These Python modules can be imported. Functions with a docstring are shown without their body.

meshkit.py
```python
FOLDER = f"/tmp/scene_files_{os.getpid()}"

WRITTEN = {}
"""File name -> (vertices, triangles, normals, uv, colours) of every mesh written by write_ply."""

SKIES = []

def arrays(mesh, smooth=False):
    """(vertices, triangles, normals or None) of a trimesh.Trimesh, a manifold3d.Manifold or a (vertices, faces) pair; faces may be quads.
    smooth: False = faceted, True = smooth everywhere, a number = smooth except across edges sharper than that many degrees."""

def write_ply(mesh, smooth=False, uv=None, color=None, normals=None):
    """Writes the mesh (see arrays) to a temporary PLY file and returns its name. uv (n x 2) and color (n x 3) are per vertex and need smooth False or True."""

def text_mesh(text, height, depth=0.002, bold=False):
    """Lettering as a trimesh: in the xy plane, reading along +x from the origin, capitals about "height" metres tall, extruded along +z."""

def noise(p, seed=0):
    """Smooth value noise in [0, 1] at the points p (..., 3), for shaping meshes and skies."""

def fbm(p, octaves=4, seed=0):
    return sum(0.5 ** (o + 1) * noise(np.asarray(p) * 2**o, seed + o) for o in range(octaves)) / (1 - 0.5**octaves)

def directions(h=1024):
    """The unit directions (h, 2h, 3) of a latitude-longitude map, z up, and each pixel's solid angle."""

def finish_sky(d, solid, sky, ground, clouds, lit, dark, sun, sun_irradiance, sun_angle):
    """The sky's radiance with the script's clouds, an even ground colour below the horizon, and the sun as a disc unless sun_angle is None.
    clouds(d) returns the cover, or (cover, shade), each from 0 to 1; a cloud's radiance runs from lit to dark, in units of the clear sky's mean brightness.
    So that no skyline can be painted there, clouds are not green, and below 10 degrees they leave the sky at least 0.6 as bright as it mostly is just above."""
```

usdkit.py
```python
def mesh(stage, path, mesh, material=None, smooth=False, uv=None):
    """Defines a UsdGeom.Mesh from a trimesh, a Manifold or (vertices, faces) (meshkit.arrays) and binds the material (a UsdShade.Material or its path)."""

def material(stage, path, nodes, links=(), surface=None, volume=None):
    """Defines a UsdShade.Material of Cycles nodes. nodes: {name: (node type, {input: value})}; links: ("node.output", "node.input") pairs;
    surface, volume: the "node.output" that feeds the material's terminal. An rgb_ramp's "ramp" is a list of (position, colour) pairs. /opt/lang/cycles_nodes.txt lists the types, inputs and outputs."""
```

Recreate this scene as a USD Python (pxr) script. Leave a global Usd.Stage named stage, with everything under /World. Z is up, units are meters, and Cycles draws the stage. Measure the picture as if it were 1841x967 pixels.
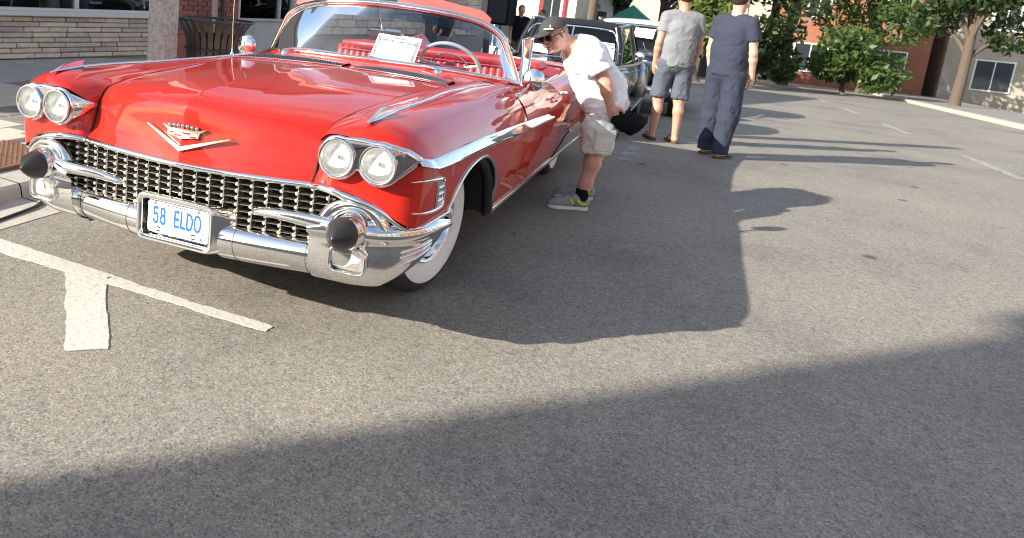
import math, random
import numpy as np, trimesh, usdkit, meshkit
import shapely.geometry as sg
from shapely import affinity
from shapely.ops import unary_union
from scipy.interpolate import Akima1DInterpolator
from pxr import Usd, UsdGeom, UsdLux, UsdShade, Gf, Vt, Sdf

stage = Usd.Stage.CreateInMemory()
UsdGeom.SetStageUpAxis(stage, UsdGeom.Tokens.z)
UsdGeom.SetStageMetersPerUnit(stage, 1.0)
UsdGeom.Xform.Define(stage, '/World')
UsdGeom.Scope.Define(stage, '/World/Looks')
PI = math.pi

# ------------------------------------------------------------------ camera
F_PX, YAW, PITCH, ROLL = 1452.4244, -2.7176, .2074, .0876
EYE = np.array([3.6272, 1.8984, 1.4387])
fw = np.array([math.cos(YAW)*math.cos(PITCH), math.sin(YAW)*math.cos(PITCH), -math.sin(PITCH)])
r0 = np.cross(fw, [0, 0, 1]); r0 /= np.linalg.norm(r0); u0 = np.cross(r0, fw)
RV = r0*math.cos(ROLL)+u0*math.sin(ROLL); UV = np.cross(RV, fw)
cam = UsdGeom.Camera.Define(stage, '/World/camera')
HA = 36.0
cam.CreateHorizontalApertureAttr(HA)
cam.CreateVerticalApertureAttr(HA*538/1024)
FL = F_PX/1841*HA
cam.CreateFocalLengthAttr(FL)
cam.CreateHorizontalApertureOffsetAttr((920.5-600)/1841*HA)
cam.CreateVerticalApertureOffsetAttr(-(483.5-275)/1841*HA)
cam.CreateClippingRangeAttr((0.05, 2000.0))
cam.CreateFStopAttr(5.6)
cam.CreateFocusDistanceAttr(3.7)
cam.CreateExposureAttr(1.12)
M4 = Gf.Matrix4d(*[float(x) for x in (*RV, 0, *UV, 0, *(-fw), 0, *EYE, 1)])
cam.AddTransformOp().Set(M4)

# ------------------------------------------------------------------ light
SUN = np.array([1.65, -1.5, 1.0]); SUN /= np.linalg.norm(SUN)
sun = UsdLux.DistantLight.Define(stage, '/World/sun')
sun.CreateIntensityAttr(1.25); sun.CreateNormalizeAttr(True); sun.CreateAngleAttr(0.5)
sun.CreateColorAttr((1.0, .93, .82))
zc = SUN; xc = np.cross([0, 0, 1], zc); xc /= np.linalg.norm(xc); yc = np.cross(zc, xc)
sun.AddTransformOp().Set(Gf.Matrix4d(*[float(x) for x in (*xc, 0, *yc, 0, *zc, 0, 0, 0, 30, 1)]))
dome = UsdLux.DomeLight.Define(stage, '/World/sky')
dome.GetPrim().SetCustomDataByKey('kind', 'structure')
dm = usdkit.material(stage, '/World/Looks/sky', {
    's': ('sky_texture', {'sky_type': 'single_scattering', 'sun_disc': False, 'sun_elevation': math.asin(SUN[2]),
                          'sun_rotation': math.atan2(SUN[0], SUN[1]), 'aerosol_density': 1.0, 'air_density': 1.0}),
    'tc': ('texture_coordinate', {}), 'mp': ('mapping', {'scale': (1, 1, 2.2)}),
    'n': ('noise_texture', {'scale': 2.2, 'detail': 5.0, 'roughness': .55}),
    'r': ('rgb_ramp', {'ramp': [(.44, (0, 0, 0)), (.68, (.85, .85, .85))]}),
    'm': ('mix_color', {'b': (3.6, 3.55, 3.5), 'use_clamp': False}),
    'b': ('background_shader', {'strength': .122})},
    [('tc.generated', 'mp.vector'), ('mp.vector', 'n.vector'), ('n.fac', 'r.fac'), ('r.color', 'm.fac'), ('s.color', 'm.a'), ('m.result', 'b.color')], surface='b.background')
UsdShade.MaterialBindingAPI.Apply(dome.GetPrim()).Bind(dm)

# ------------------------------------------------------------------ helpers
USED = {}
def numbered(path):
    if path not in USED:
        USED[path] = 0
        return path
    USED[path] += 1
    return f'{path}_{USED[path]:03d}'
def ppath(parent):
    return '/World' if parent is None else str(parent.GetPath())
def tag(o, label=None, cat=None, group=None, kind=None):
    for k, v in (('label', label), ('category', cat), ('group', group), ('kind', kind)):
        if v:
            o.SetCustomDataByKey(k, v)
    return o
def obj(name, mesh, mat, parent=None, smooth=True, label=None, kind=None, normals=None):
    """One Mesh prim under the parent, or under /World."""
    p = numbered(ppath(parent)+'/'+name)
    m = usdkit.mesh(stage, p, mesh, mat, smooth=smooth)
    if normals is not None:
        m.CreateNormalsAttr(Vt.Vec3fArray.FromNumpy(np.asarray(normals, np.float32))); m.SetNormalsInterpolation('vertex')
    o = m.GetPrim()
    if label: o.SetCustomDataByKey('label', label)
    if kind: o.SetCustomDataByKey('kind', kind)
    return o
def thing(name, label, cat, loc=(0, 0, 0), rz=0, group=None, rx=0, ry=0):
    x = UsdGeom.Xform.Define(stage, numbered('/World/'+name))
    x.AddTranslateOp().Set(tuple(float(v) for v in loc))
    if rz or rx or ry:
        x.AddRotateXYZOp().Set((math.degrees(rx), math.degrees(ry), math.degrees(rz)))
    return tag(x.GetPrim(), label, cat, group)
def cat(*ms):
    vs, fs, n = [], [], 0
    for m in ms:
        if hasattr(m, 'vertices'): m = (np.array(m.vertices), np.array(m.faces))
        v, f = np.asarray(m[0], float), np.asarray(m[1], int)
        if f.shape[1] == 4: f = np.vstack([f[:, [0, 1, 2]], f[:, [0, 2, 3]]])
        vs.append(v); fs.append(f+n); n += len(v)
    return np.vstack(vs), np.vstack(fs)
def mirror(m):
    v, f, *_ = meshkit.arrays(m)
    return np.array(v)*[1, -1, 1], np.array(f)[:, ::-1]
def move(m, t, rz=0):
    v, f, *_ = meshkit.arrays(m); v = np.array(v)
    if rz:
        c, s = math.cos(rz), math.sin(rz); v = v @ np.array([[c, s, 0], [-s, c, 0], [0, 0, 1]])
    return v+np.asarray(t, float), f
def grid(P, cu=False, cv=False, flip=False):
    P = np.asarray(P, float); nu, nv = P.shape[:2]
    i, j = np.meshgrid(np.arange(nu if cu else nu-1), np.arange(nv if cv else nv-1), indexing='ij')
    a, b, c, d = i*nv+j, ((i+1) % nu)*nv+j, ((i+1) % nu)*nv+(j+1) % nv, i*nv+(j+1) % nv
    q = np.stack([a, b, c, d], -1).reshape(-1, 4)
    if flip: q = q[:, ::-1]
    return P.reshape(-1, 3), np.vstack([q[:, [0, 1, 2]], q[:, [0, 2, 3]]])
def curve(pts, n, dense=None):
    """Smooth curve through points, n samples by arc length."""
    pts = np.asarray(pts, float)
    t = np.r_[0, np.cumsum(np.linalg.norm(np.diff(pts, axis=0), axis=1))]
    if len(pts) < 3:
        return np.stack([np.interp(np.linspace(0, t[-1], n), t, pts[:, k]) for k in range(pts.shape[1])], 1)
    return Akima1DInterpolator(t, pts)(np.linspace(0, t[-1], n))
def surf(ctrl, nu, nv, flip=False):
    """Smooth sheet through a grid of control points."""
    c = np.asarray(ctrl, float)
    a = np.stack([curve(c[i], nv) for i in range(len(c))])
    t = np.r_[0, np.cumsum(np.linalg.norm(np.diff(c, axis=0), axis=2).mean(1))]
    return Akima1DInterpolator(t, a)(np.linspace(0, t[-1], nu))
def tube(path, r, n=10, closed=False, cap=True, ry=None, up=None):
    """Round or elliptic tube along a path; r (across) and ry (along up) may vary."""
    p = np.asarray(path, float); m = len(p)
    r = np.broadcast_to(np.asarray(r, float), m); ry = r if ry is None else np.broadcast_to(np.asarray(ry, float), m)
    tn = np.gradient(p, axis=0) if not closed else np.roll(p, -1, 0)-np.roll(p, 1, 0)
    tn /= np.maximum(np.linalg.norm(tn, axis=1, keepdims=True), 1e-9)
    if up is None:
        a = np.array([0, 0, 1.0]) if abs(tn[0][2]) < .9 else np.array([1.0, 0, 0])
        us = []
        for t in tn:
            a = a-t*(a@t); a /= np.linalg.norm(a); us.append(a)
        us = np.array(us)
    else:
        us = np.broadcast_to(np.asarray(up, float), p.shape); us = us-tn*(us*tn).sum(1, keepdims=True)
        us = us/np.linalg.norm(us, axis=1, keepdims=True)
    w = np.cross(tn, us)
    th = np.linspace(0, 2*PI, n, endpoint=False)
    P = p[:, None]+np.cos(th)[None, :, None]*w[:, None]*r[:, None, None]+np.sin(th)[None, :, None]*us[:, None]*ry[:, None, None]
    v, f = grid(P, cu=closed, cv=True)
    if cap and not closed:
        f = np.vstack([f, [[0, k+1, k] for k in range(1, n-1)], [[(m-1)*n, (m-1)*n+k, (m-1)*n+k+1] for k in range(1, n-1)]])
    return v, f
def lathe(prof, n=40, axis='x', at=(0, 0, 0)):
    """Profile of (radius, along) turned about an axis."""
    pr = np.asarray(prof, float); th = np.linspace(0, 2*PI, n, endpoint=False)
    r, h = pr[:, 0][:, None], pr[:, 1][:, None]+0*th
    c, s = r*np.cos(th), r*np.sin(th)
    P = {'x': (h, c, s), 'y': (s, h, c), 'z': (c, s, h)}[axis]
    return grid(np.stack(P, -1)+np.asarray(at, float), cv=True)
def box(size, at=(0, 0, 0), b=0.0, rz=0):
    sx, sy, sz = (x/2 for x in size)
    if b <= 0:
        m = trimesh.creation.box(size); v, f = np.array(m.vertices), np.array(m.faces)
    else:
        b = min(b, sx*.95, sy*.95, sz*.95)
        pts = [(x*(sx-(b if a != 0 else 0)), y*(sy-(b if a != 1 else 0)), z*(sz-(b if a != 2 else 0))) for a in range(3) for x in (-1, 1) for y in (-1, 1) for z in (-1, 1)]
        m = trimesh.convex.convex_hull(np.array(pts)); v, f = np.array(m.vertices), np.array(m.faces)
    return move((v, f), at, rz)
def extr(poly, h, axes='yz', at=0.0):
    """Polygon extruded by h; axes tells which world axes the polygon's x and y are."""
    gs = getattr(poly, 'geoms', [poly]); out = []
    for g in gs:
        m = trimesh.creation.extrude_polygon(g, h, engine='earcut'); v, f = np.array(m.vertices), np.array(m.faces)
        if axes == 'yz': v = np.stack([v[:, 2]+at, v[:, 0], v[:, 1]], 1)
        elif axes == 'xz': v = np.stack([v[:, 0], at-v[:, 2], v[:, 1]], 1)
        else: v = v+[0, 0, at]
        out.append((v, f))
    return cat(*out)
def rrect(w, h, r):
    return sg.box(-w/2+r, -h/2+r, w/2-r, h/2-r).buffer(r, 6)
# signed distance bodies and their skin (surface nets)
def cone(p, a, b, ra, rb):
    a, b = np.asarray(a, float), np.asarray(b, float); ab = b-a
    t = np.clip(((p-a)@ab)/(ab@ab), 0, 1)
    return np.linalg.norm(p-a-t[..., None]*ab, axis=-1)-(ra+t*(rb-ra))
def ell(p, c, r, ax=None):
    q = p-np.asarray(c, float)
    if ax is not None: q = q@np.asarray(ax, float).T
    r = np.asarray(r, float); k = np.linalg.norm(q/r, axis=-1)
    return k*(k-1)/np.maximum(np.linalg.norm(q/(r*r), axis=-1), 1e-6)
def smin(a, b, k):
    h = np.clip(.5+.5*(b-a)/k, 0, 1)
    return b+(a-b)*h-k*h*(1-h)
def chain(p, pts, k=.02):
    d = None
    for (a, ra), (b, rb) in zip(pts[:-1], pts[1:]):
        e = cone(p, a, b, ra, rb); d = e if d is None else smin(d, e, k)
    return d
def skin(fn, lo, hi, h, taubin=0):
    lo, hi = np.asarray(lo, float), np.asarray(hi, float)
    B = 4; n = np.ceil((hi-lo)/(h*B)).astype(int)
    cc = np.stack(np.meshgrid(*[lo[k]+(np.arange(n[k])+.5)*h*B for k in range(3)], indexing='ij'), -1)
    dc = fn(cc.reshape(-1, 3)).reshape(n)
    near = np.abs(dc) < h*B*1.6
    N = n*B+1
    V = np.ones(N, np.float32)
    big = np.repeat(np.repeat(np.repeat(dc, B, 0), B, 1), B, 2); V[:-1, :-1, :-1] = big
    mask = np.zeros(N, bool); I = np.argwhere(near)
    o = np.stack(np.meshgrid(*[np.arange(B+1)]*3, indexing='ij'), -1).reshape(-1, 3)
    for c in range(0, len(I), 20000):
        idx = (I[c:c+20000, None]*B+o).reshape(-1, 3); mask[idx[:, 0], idx[:, 1], idx[:, 2]] = True
    J = np.argwhere(mask)
    for c in range(0, len(J), 400000):
        j = J[c:c+400000]; V[j[:, 0], j[:, 1], j[:, 2]] = fn(lo+j*h)
    S = V < 0
    def corner(a, dx, dy, dz): return a[dx:N[0]-1+dx, dy:N[1]-1+dy, dz:N[2]-1+dz]
    cnt = sum(corner(S, *d).astype(np.int8) for d in np.ndindex(2, 2, 2))
    act = (cnt > 0) & (cnt < 8)
    A = np.argwhere(act); ids = -np.ones(act.shape, int); ids[act] = np.arange(len(A))
    acc = np.zeros((len(A), 3)); num = np.zeros(len(A))
    for d in range(3):
        for e in np.ndindex(2, 2):
            o0 = np.insert(np.array(e), d, 0); o1 = o0.copy(); o1[d] = 1
            i0, i1 = A+o0, A+o1
            v0, v1 = V[tuple(i0.T)], V[tuple(i1.T)]
            x = (v0 < 0) != (v1 < 0); t = np.where(x, v0/np.where(x, v0-v1, 1), 0)
            acc += np.where(x[:, None], o0+(o1-o0)*t[:, None], 0); num += x
    P = lo+(A+acc/num[:, None])*h
    faces = []
    for d in range(3):
        sl0 = [slice(1, -1)]*3; sl0[d] = slice(0, -1); sl1 = list(sl0); sl1[d] = slice(1, None)
        s0, s1 = S[tuple(sl0)], S[tuple(sl1)]
        E = np.argwhere(s0 != s1); 
        if not len(E): continue
        inside = s0[tuple(E.T)]
        E = E+1; E[:, d] -= 1
        a, b = [k for k in range(3) if k != d]
        q = []
        for da, db in ((1, 1), (0, 1), (0, 0), (1, 0)):
            c = E.copy(); c[:, a] -= da; c[:, b] -= db; q.append(ids[tuple(c.T)])
        q = np.stack(q, 1); fl = inside if d != 1 else ~inside
        q[~fl] = q[~fl][:, ::-1]
        faces.append(q)
    q = np.vstack(faces); q = q[(q >= 0).all(1)]
    e = h*.3
    def gradn(P):
        return np.stack([fn(P+e*np.eye(3)[k])-fn(P-e*np.eye(3)[k]) for k in range(3)], 1)/(2*e)
    for _ in range(2):
        g = gradn(P); d = fn(P); P = P-np.clip(d/np.maximum((g*g).sum(1), .2), -h, h)[:, None]*g
    g = gradn(P); g /= np.maximum(np.linalg.norm(g, axis=1, keepdims=True), 1e-9)
    return (P, np.vstack([q[:, [0, 1, 2]], q[:, [0, 2, 3]]])), g
def mirror_n(mg):
    (v, f), g = mg
    return (v*[1, -1, 1], f[:, ::-1]), g*[1, -1, 1]

# ------------------------------------------------------------------ materials
MAT = {}
def mat(name, base=(.5, .5, .5), rough=.5, metal=0., coat=0., coat_rough=.03, bump=None, var=None, spec=.5, extra=None, scale_space='object'):
    """Plain surface with grain: var = (scale, other colour, low, high), bump = (scale, strength, distance)."""
    n = {'p': ('principled_bsdf', dict(base_color=base, roughness=rough, metallic=metal, coat_weight=coat, coat_roughness=coat_rough, specular_ior_level=spec, **(extra or {})))}
    l = []
    if var or bump:
        n['tc'] = ('texture_coordinate', {})
    if var:
        s, col, a, b = var
        n['n'] = ('noise_texture', {'scale': s, 'detail': 6., 'roughness': .6}); n['r'] = ('rgb_ramp', {'ramp': [(a, base), (b, col)]})
        l += [('tc.object', 'n.vector'), ('n.fac', 'r.fac'), ('r.color', 'p.base_color')]
    if bump:
        n['bn'] = ('noise_texture', {'scale': bump[0], 'detail': 4.}); n['bb'] = ('bump', {'strength': bump[1], 'distance': bump[2]})
        l += [('tc.object', 'bn.vector'), ('bn.fac', 'bb.height'), ('bb.normal', 'p.normal')]
    MAT[name] = usdkit.material(stage, '/World/Looks/'+name, n, l, surface='p.BSDF')
    return MAT[name]
def pane(name, tint=(.95, .97, .96), ior=1.5, rough=0.0, bump=None):
    n = {'t': ('transparent_bsdf', {'color': tint}), 'g': ('glossy_bsdf', {'color': (1, 1, 1), 'roughness': rough}), 'f': ('fresnel', {'IOR': ior}), 'm': ('mix_closure', {})}
    l = [('f.fac', 'm.fac'), ('t.BSDF', 'm.closure1'), ('g.BSDF', 'm.closure2')]
    if bump:
        n['tc'] = ('texture_coordinate', {}); n['w'] = ('wave_texture', dict(scale=bump[0], wave_type='bands', bands_direction=bump[2]))
        n['b'] = ('bump', {'strength': bump[1], 'distance': .002}); l += [('tc.object', 'w.vector'), ('w.fac', 'b.height'), ('b.normal', 'g.normal')]
    MAT[name] = usdkit.material(stage, '/World/Looks/'+name, n, l, surface='m.closure')
    return MAT[name]
mat('red_paint', (.44, .0175, .0095), .55, coat=1.0, coat_rough=.010, spec=.05)
mat('chrome', (.83, .83, .82), .035, 1.0)
mat('satin_metal', (.55, .54, .51), .28, 1.0)
mat('gold_metal', (.47, .43, .36), .26, .75)
mat('grille_metal', (.56, .53, .46), .24, .9)
mat('black_rubber', (.020, .020, .020), .36)
mat('seal_rubber', (.006, .006, .006), .8)
mat('tyre_rubber', (.022, .022, .021), .7, bump=(60, .2, .002))
mat('whitewall', (.78, .77, .74), .55, var=(9, (.70, .68, .64), .45, .75))
mat('dark_metal', (.02, .02, .02), .7)
mat('cavity', (.008, .008, .008), .9); mat('grille_back', (.030, .028, .024), .8)
mat('red_vinyl', (.46, .035, .04), .38, bump=(90, .15, .002))
mat('red_vinyl_dark', (.30, .02, .028), .42, bump=(90, .15, .002))
mat('white_vinyl', (.72, .70, .66), .4)
mat('visor_vinyl', (.50, .085, .075), .55)
mat('plate_white', (.78, .79, .80), .35)
mat('plate_blue', (.028, .125, .40), .35)
mat('ink_grey', (.09, .09, .10), .6)
mat('ink_black', (.03, .03, .03), .6)
mat('paper', (.84, .84, .82), .7)
mat('reflector', (.95, .95, .93), .25, .35, var=(60, (.74, .74, .71), .48, .66))
pane('clear_glass')
pane('tint_glass', (.30, .40, .56))
pane('window_glass', (.86, .91, .90))
pane('lens_glass', (.97, .98, .97), 1.5, .02, (34, .5, 'y'))
pane('lamp_glass', (.96, .95, .92), 1.5, .03, (60, .6, 'y'))
# ------------------------------------------------------------------ the red convertible (x forward, y to its left, front axle over the origin)
def build_car():
    car = thing('convertible_car', 'glossy red open classic convertible with chrome bumper and whitewall tyres, parked at the kerb', 'car')
    RED, CH = MAT['red_paint'], MAT['chrome']
    both = (1, -1)
    def P(name, m, mt, smooth=30, parent=car, label=None, kind=None):
        return obj(name, m, mt, parent, smooth, label, kind)
    def pair(name, m, mt, smooth=30, parent=car, labels=None):
        out = []
        for s in both:
            out.append(obj(name, m if s == 1 else mirror(m), mt, parent, smooth))
        return out
    # hood: profile curves from the grille lip over the blunt nose to the cowl
    hc = np.array([(.952, .668), (.935, .732), (.926, .79), (.922, .845), (.917, .885), (.892, .913), (.84, .931), (.782, .943), (.655, .957), (.423, .968), (.047, .975), (-.3, .970), (-.60, .962)])
    he = np.array([(.562, .859, .669), (.559, .818, .72), (.557, .803, .77), (.557, .79, .815), (.561, .767, .848), (.569, .71, .885), (.574, .65, .898), (.581, .572, .911), (.588, .40, .923), (.594, .25, .931), (.600, .05, .940), (.626, -.25, .949), (.651, -.48, .954)])
    ws = np.linspace(0, 1, 14)
    ctrl = np.zeros((len(hc), len(ws), 3))
    for i in range(len(hc)):
        xe, ze = he[i, 1], he[i, 2]
        ctrl[i, :, 0] = hc[i, 0]+(xe-hc[i, 0])*(.35*ws+.65*ws**2.2)
        ctrl[i, :, 1] = he[i, 0]*ws
        ctrl[i, :, 2] = hc[i, 1]+(ze-hc[i, 1])*(.22*ws+.78*ws**2.4)
        tent = np.maximum(0, 1-ws/.30)
        ctrl[i, :, 2] += (.008 if i >= 5 else .0)*tent; ctrl[i, :, 0] += (.006 if 0 < i < 5 else 0)*tent
    H = surf(ctrl, 90, 60)
    Hm = np.concatenate([(H*[1, -1, 1])[:, :0:-1], H], 1)
    P('hood', grid(Hm, flip=True), RED, True)
    # front fenders: cap over the top, wall round the front and the side
    cap = [[(.80, .567, .80), (.868, .598, .850), (.902, .655, .882), (.904, .76, .880), (.885, .90, .864), (.835, .97, .822)],
           [(.777, .567, .838), (.82, .605, .883), (.865, .69, .912), (.865, .775, .921), (.84, .90, .890), (.78, .996, .814)],
           [(.715, .576, .886), (.73, .625, .906), (.745, .70, .932), (.745, .779, .944), (.72, .905, .912), (.68, 1.004, .81)],
           [(.45, .593, .921), (.45, .64, .922), (.45, .705, .938), (.45, .772, .9495), (.45, .90, .920), (.45, 1.007, .806)],
           [(.15, .603, .937), (.15, .65, .931), (.15, .70, .939), (.15, .752, .949), (.15, .888, .923), (.15, 1.008, .80)],
           [(-.26, .634, .950), (-.26, .665, .943), (-.26, .695, .946), (-.26, .728, .952), (-.26, .875, .926), (-.26, 1.009, .796)],
           [(-.48, .657, .955), (-.48, .685, .948), (-.48, .71, .947), (-.48, .738, .951), (-.48, .878, .924), (-.48, 1.010, .788)],
           [(-.75, .69, .957), (-.75, .715, .950), (-.75, .74, .948), (-.75, .765, .950), (-.75, .885, .922), (-.75, 1.010, .778)],
           [(-.975, .72, .955), (-.975, .745, .950), (-.975, .77, .948), (-.975, .79, .948), (-.975, .89, .919), (-.975, 1.010, .768)]]
    C = surf(cap, 90, 40)
    arch = curve([(.457, .543), (.43, .568), (.324, .641), (.149, .696), (0, .706), (-.091, .698), (-.19, .669), (-.272, .627), (-.35, .567), (-.40, .50), (-.432, .40), (-.444, .335)], 50)
    front = [(.80, .567, .669, .80), (.855, .61, .672, .862), (.876, .68, .675, .884), (.878, .76, .660, .884), (.868, .85, .630, .874), (.852, .925, .585, .850), (.825, .97, .558, .822), (.78, .994, .553, .814), (.68, 1.003, .553, .81), (.56, 1.006, .553, .808), (.457, 1.007, .543, .806)]
    fr = np.array(front); t = np.r_[0, np.cumsum(np.linalg.norm(np.diff(fr[:, :2], axis=0), axis=1))]
    tt = np.linspace(0, t[-1], 70); xy = Akima1DInterpolator(t, fr[:, :2])(tt)
    cols = [(x, y, np.interp(q, t, fr[:, 2]), np.interp(q, t, fr[:, 3])) for (x, y), q in zip(xy, tt)]
    zt = lambda x: np.interp(x, [-4.6, -2.16, -.975, -.75, -.48, -.26, .15, .457], [.70, .722, .768, .778, .788, .796, .80, .806])
    cols += [(x, 1.009, z, zt(x)) for x, z in arch[1:]]
    cols += [(x, 1.010, .335, zt(x)) for x in np.linspace(-.45, -.975, 14)[1:]]
    OFFZ = ([.30, .335, .42, .5, .6, .7, .80, .83], [-.055, -.04, -.018, -.006, .002, .004, 0, 0])
    def wall(cols, rows=16):
        c = np.array(cols); tn = np.gradient(c[:, :2], axis=0); tn /= np.linalg.norm(tn, axis=1, keepdims=True)
        nr = np.stack([-tn[:, 1], tn[:, 0]], 1)  # walking from the nose back along the left side, outwards is to the left... turned below
        nr *= np.sign((nr*[[.3, 1.]]).sum(1))[:, None]
        k = np.linspace(0, 1, rows)
        z = c[:, 2:3]+(c[:, 3:4]-c[:, 2:3])*k
        o = np.interp(z, *OFFZ)
        G = np.zeros((len(c), rows, 3)); G[..., :2] = c[:, None, :2]+nr[:, None]*o[..., None]; G[..., 2] = z
        return G
    W = wall(cols)
    W[:14, :, 0] += np.interp(W[:14, :, 2], [.66, .672, .72, .77, .815], [.060, .054, .014, .002, 0])*np.linspace(1, 0, 14)[:, None]
    for s, lab in ((1, None), (-1, None)):
        m = cat(grid(C), grid(W, flip=True))
        fen = obj('front_fender', m if s == 1 else mirror(m), RED, car, 50)
    # door and rear quarter
    dcap = [[(-.98, .72, .955), (-.98, .80, .948), (-.98, .89, .919), (-.98, .965, .86), (-.98, 1.010, .767)],
            [(-1.15, .80, .944), (-1.15, .85, .934), (-1.15, .905, .908), (-1.15, .97, .85), (-1.15, 1.010, .76)],
            [(-1.285, .862, .925), (-1.285, .885, .920), (-1.285, .92, .898), (-1.285, .974, .845), (-1.285, 1.010, .755)],
            [(-1.6, .866, .905), (-1.6, .89, .902), (-1.6, .925, .882), (-1.6, .976, .83), (-1.6, 1.010, .743)],
            [(-2.15, .868, .878), (-2.15, .892, .875), (-2.15, .928, .857), (-2.15, .978, .81), (-2.15, 1.010, .722)]]
    D = surf(dcap, 40, 24)
    DW = wall([(x, 1.010, .335, zt(x)) for x in np.linspace(-.98, -2.15, 30)])
    qcap = [[(-2.156, .868, .878), (-2.156, .892, .875), (-2.156, .928, .857), (-2.156, .978, .81), (-2.156, 1.010, .722)],
            [(-2.8, .84, .885), (-2.8, .875, .890), (-2.8, .93, .872), (-2.8, .98, .81), (-2.8, 1.010, .715)],
            [(-3.5, .76, .885), (-3.5, .85, .91), (-3.5, .915, .91), (-3.5, .975, .83), (-3.5, 1.005, .71)],
            [(-4.2, .74, .86), (-4.2, .84, .93), (-4.2, .90, .965), (-4.2, .965, .85), (-4.2, .995, .70)],
            [(-4.55, .73, .83), (-4.55, .83, .94), (-4.55, .885, .995), (-4.55, .95, .86), (-4.55, .975, .70)]]
    Q = surf(qcap, 50, 24)
    QW = wall([(x, y, .335, zt(x)) for x, y in curve([(-2.156, 1.010), (-3, 1.010), (-4, 1.0), (-4.55, .975)], 40)])
    for s in both:
        dm_ = cat(grid(D), grid(DW, flip=True)); door = obj('door', dm_ if s == 1 else mirror(dm_), RED, car, 50)
        hd = cat(tube(curve([(-1.90, 1.012, .842), (-1.95, 1.035, .845), (-2.05, 1.035, .838), (-2.10, 1.012, .83)], 14), .011, 8), lathe([(.0, .018), (.012, .016), (.014, .0)], 12, 'y', (-1.875, 1.0, .80)))
        obj('door_handle', hd if s == 1 else mirror(hd), CH, door, True)
        qm = cat(grid(Q), grid(QW, flip=True)); q = obj('rear_quarter', qm if s == 1 else mirror(qm), RED, car, 50)
        # bright lower panel with its row of letters, and sill moulding
        lp = []
        for x in np.linspace(-2.22, -3.75, 30):
            top = np.interp(x, [-3.75, -2.55, -2.22], [.515, .475, .345]); lp.append([(x, 1.016+np.interp(z, *OFFZ), z) for z in np.linspace(.338, top, 8)])
        lp = grid(np.array(lp), flip=True); obj('lower_panel', lp if s == 1 else mirror(lp), MAT['satin_metal'], q, True)
        for k in range(9):
            lb = box((.05, .006, .028+.008*(k % 3)), (-2.62-.085*k, 1.019, .500), .002); obj('letter', lb if s == 1 else mirror(lb), CH, q, 30)
        tl = tube(curve([(-3.62, .985, .455), (-3.8, 1.0, .435), (-4.1, .995, .41), (-4.45, .95, .40)], 16), np.r_[.01, np.full(14, .045), .03], 16, ry=np.r_[.02, np.linspace(.09, .12, 14), .06]); obj('tail_pod', tl if s == 1 else mirror(tl), CH, q, True)
        sill = tube([(x, .975, .333) for x in (-.45, -1.5, -3, -4.5)], .010, 8, ry=.014)
        obj('sill_moulding', sill if s == 1 else mirror(sill), CH, car, True)
        # wide bright spear along the flank
        sp = []
        for x in np.r_[np.linspace(.842, .70, 8), np.linspace(.68, -1.70, 60)]:
            top = np.interp(x, [-1.70, -1.63, -.04, .735, .842], [.716, .736, .803, .814, .835]); hgt = np.interp(x, [-1.70, -1.62, -.04, .6, .735, .842], [.004, .036, .048, .036, .032, .030])
            y = np.interp(x, [.457, .68, .78, .835, .842], [1.009, 1.005, .998, .974, .968])
            sp.append([(x, y+.001, top)]+[(x, y+.003+.033*k_**.8, top-hgt*k_) for k_ in (.06, .25, .5, .75, .92)]+[(x, y+.033, top-hgt), (x, y-.002, top-hgt-.004)])
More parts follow.
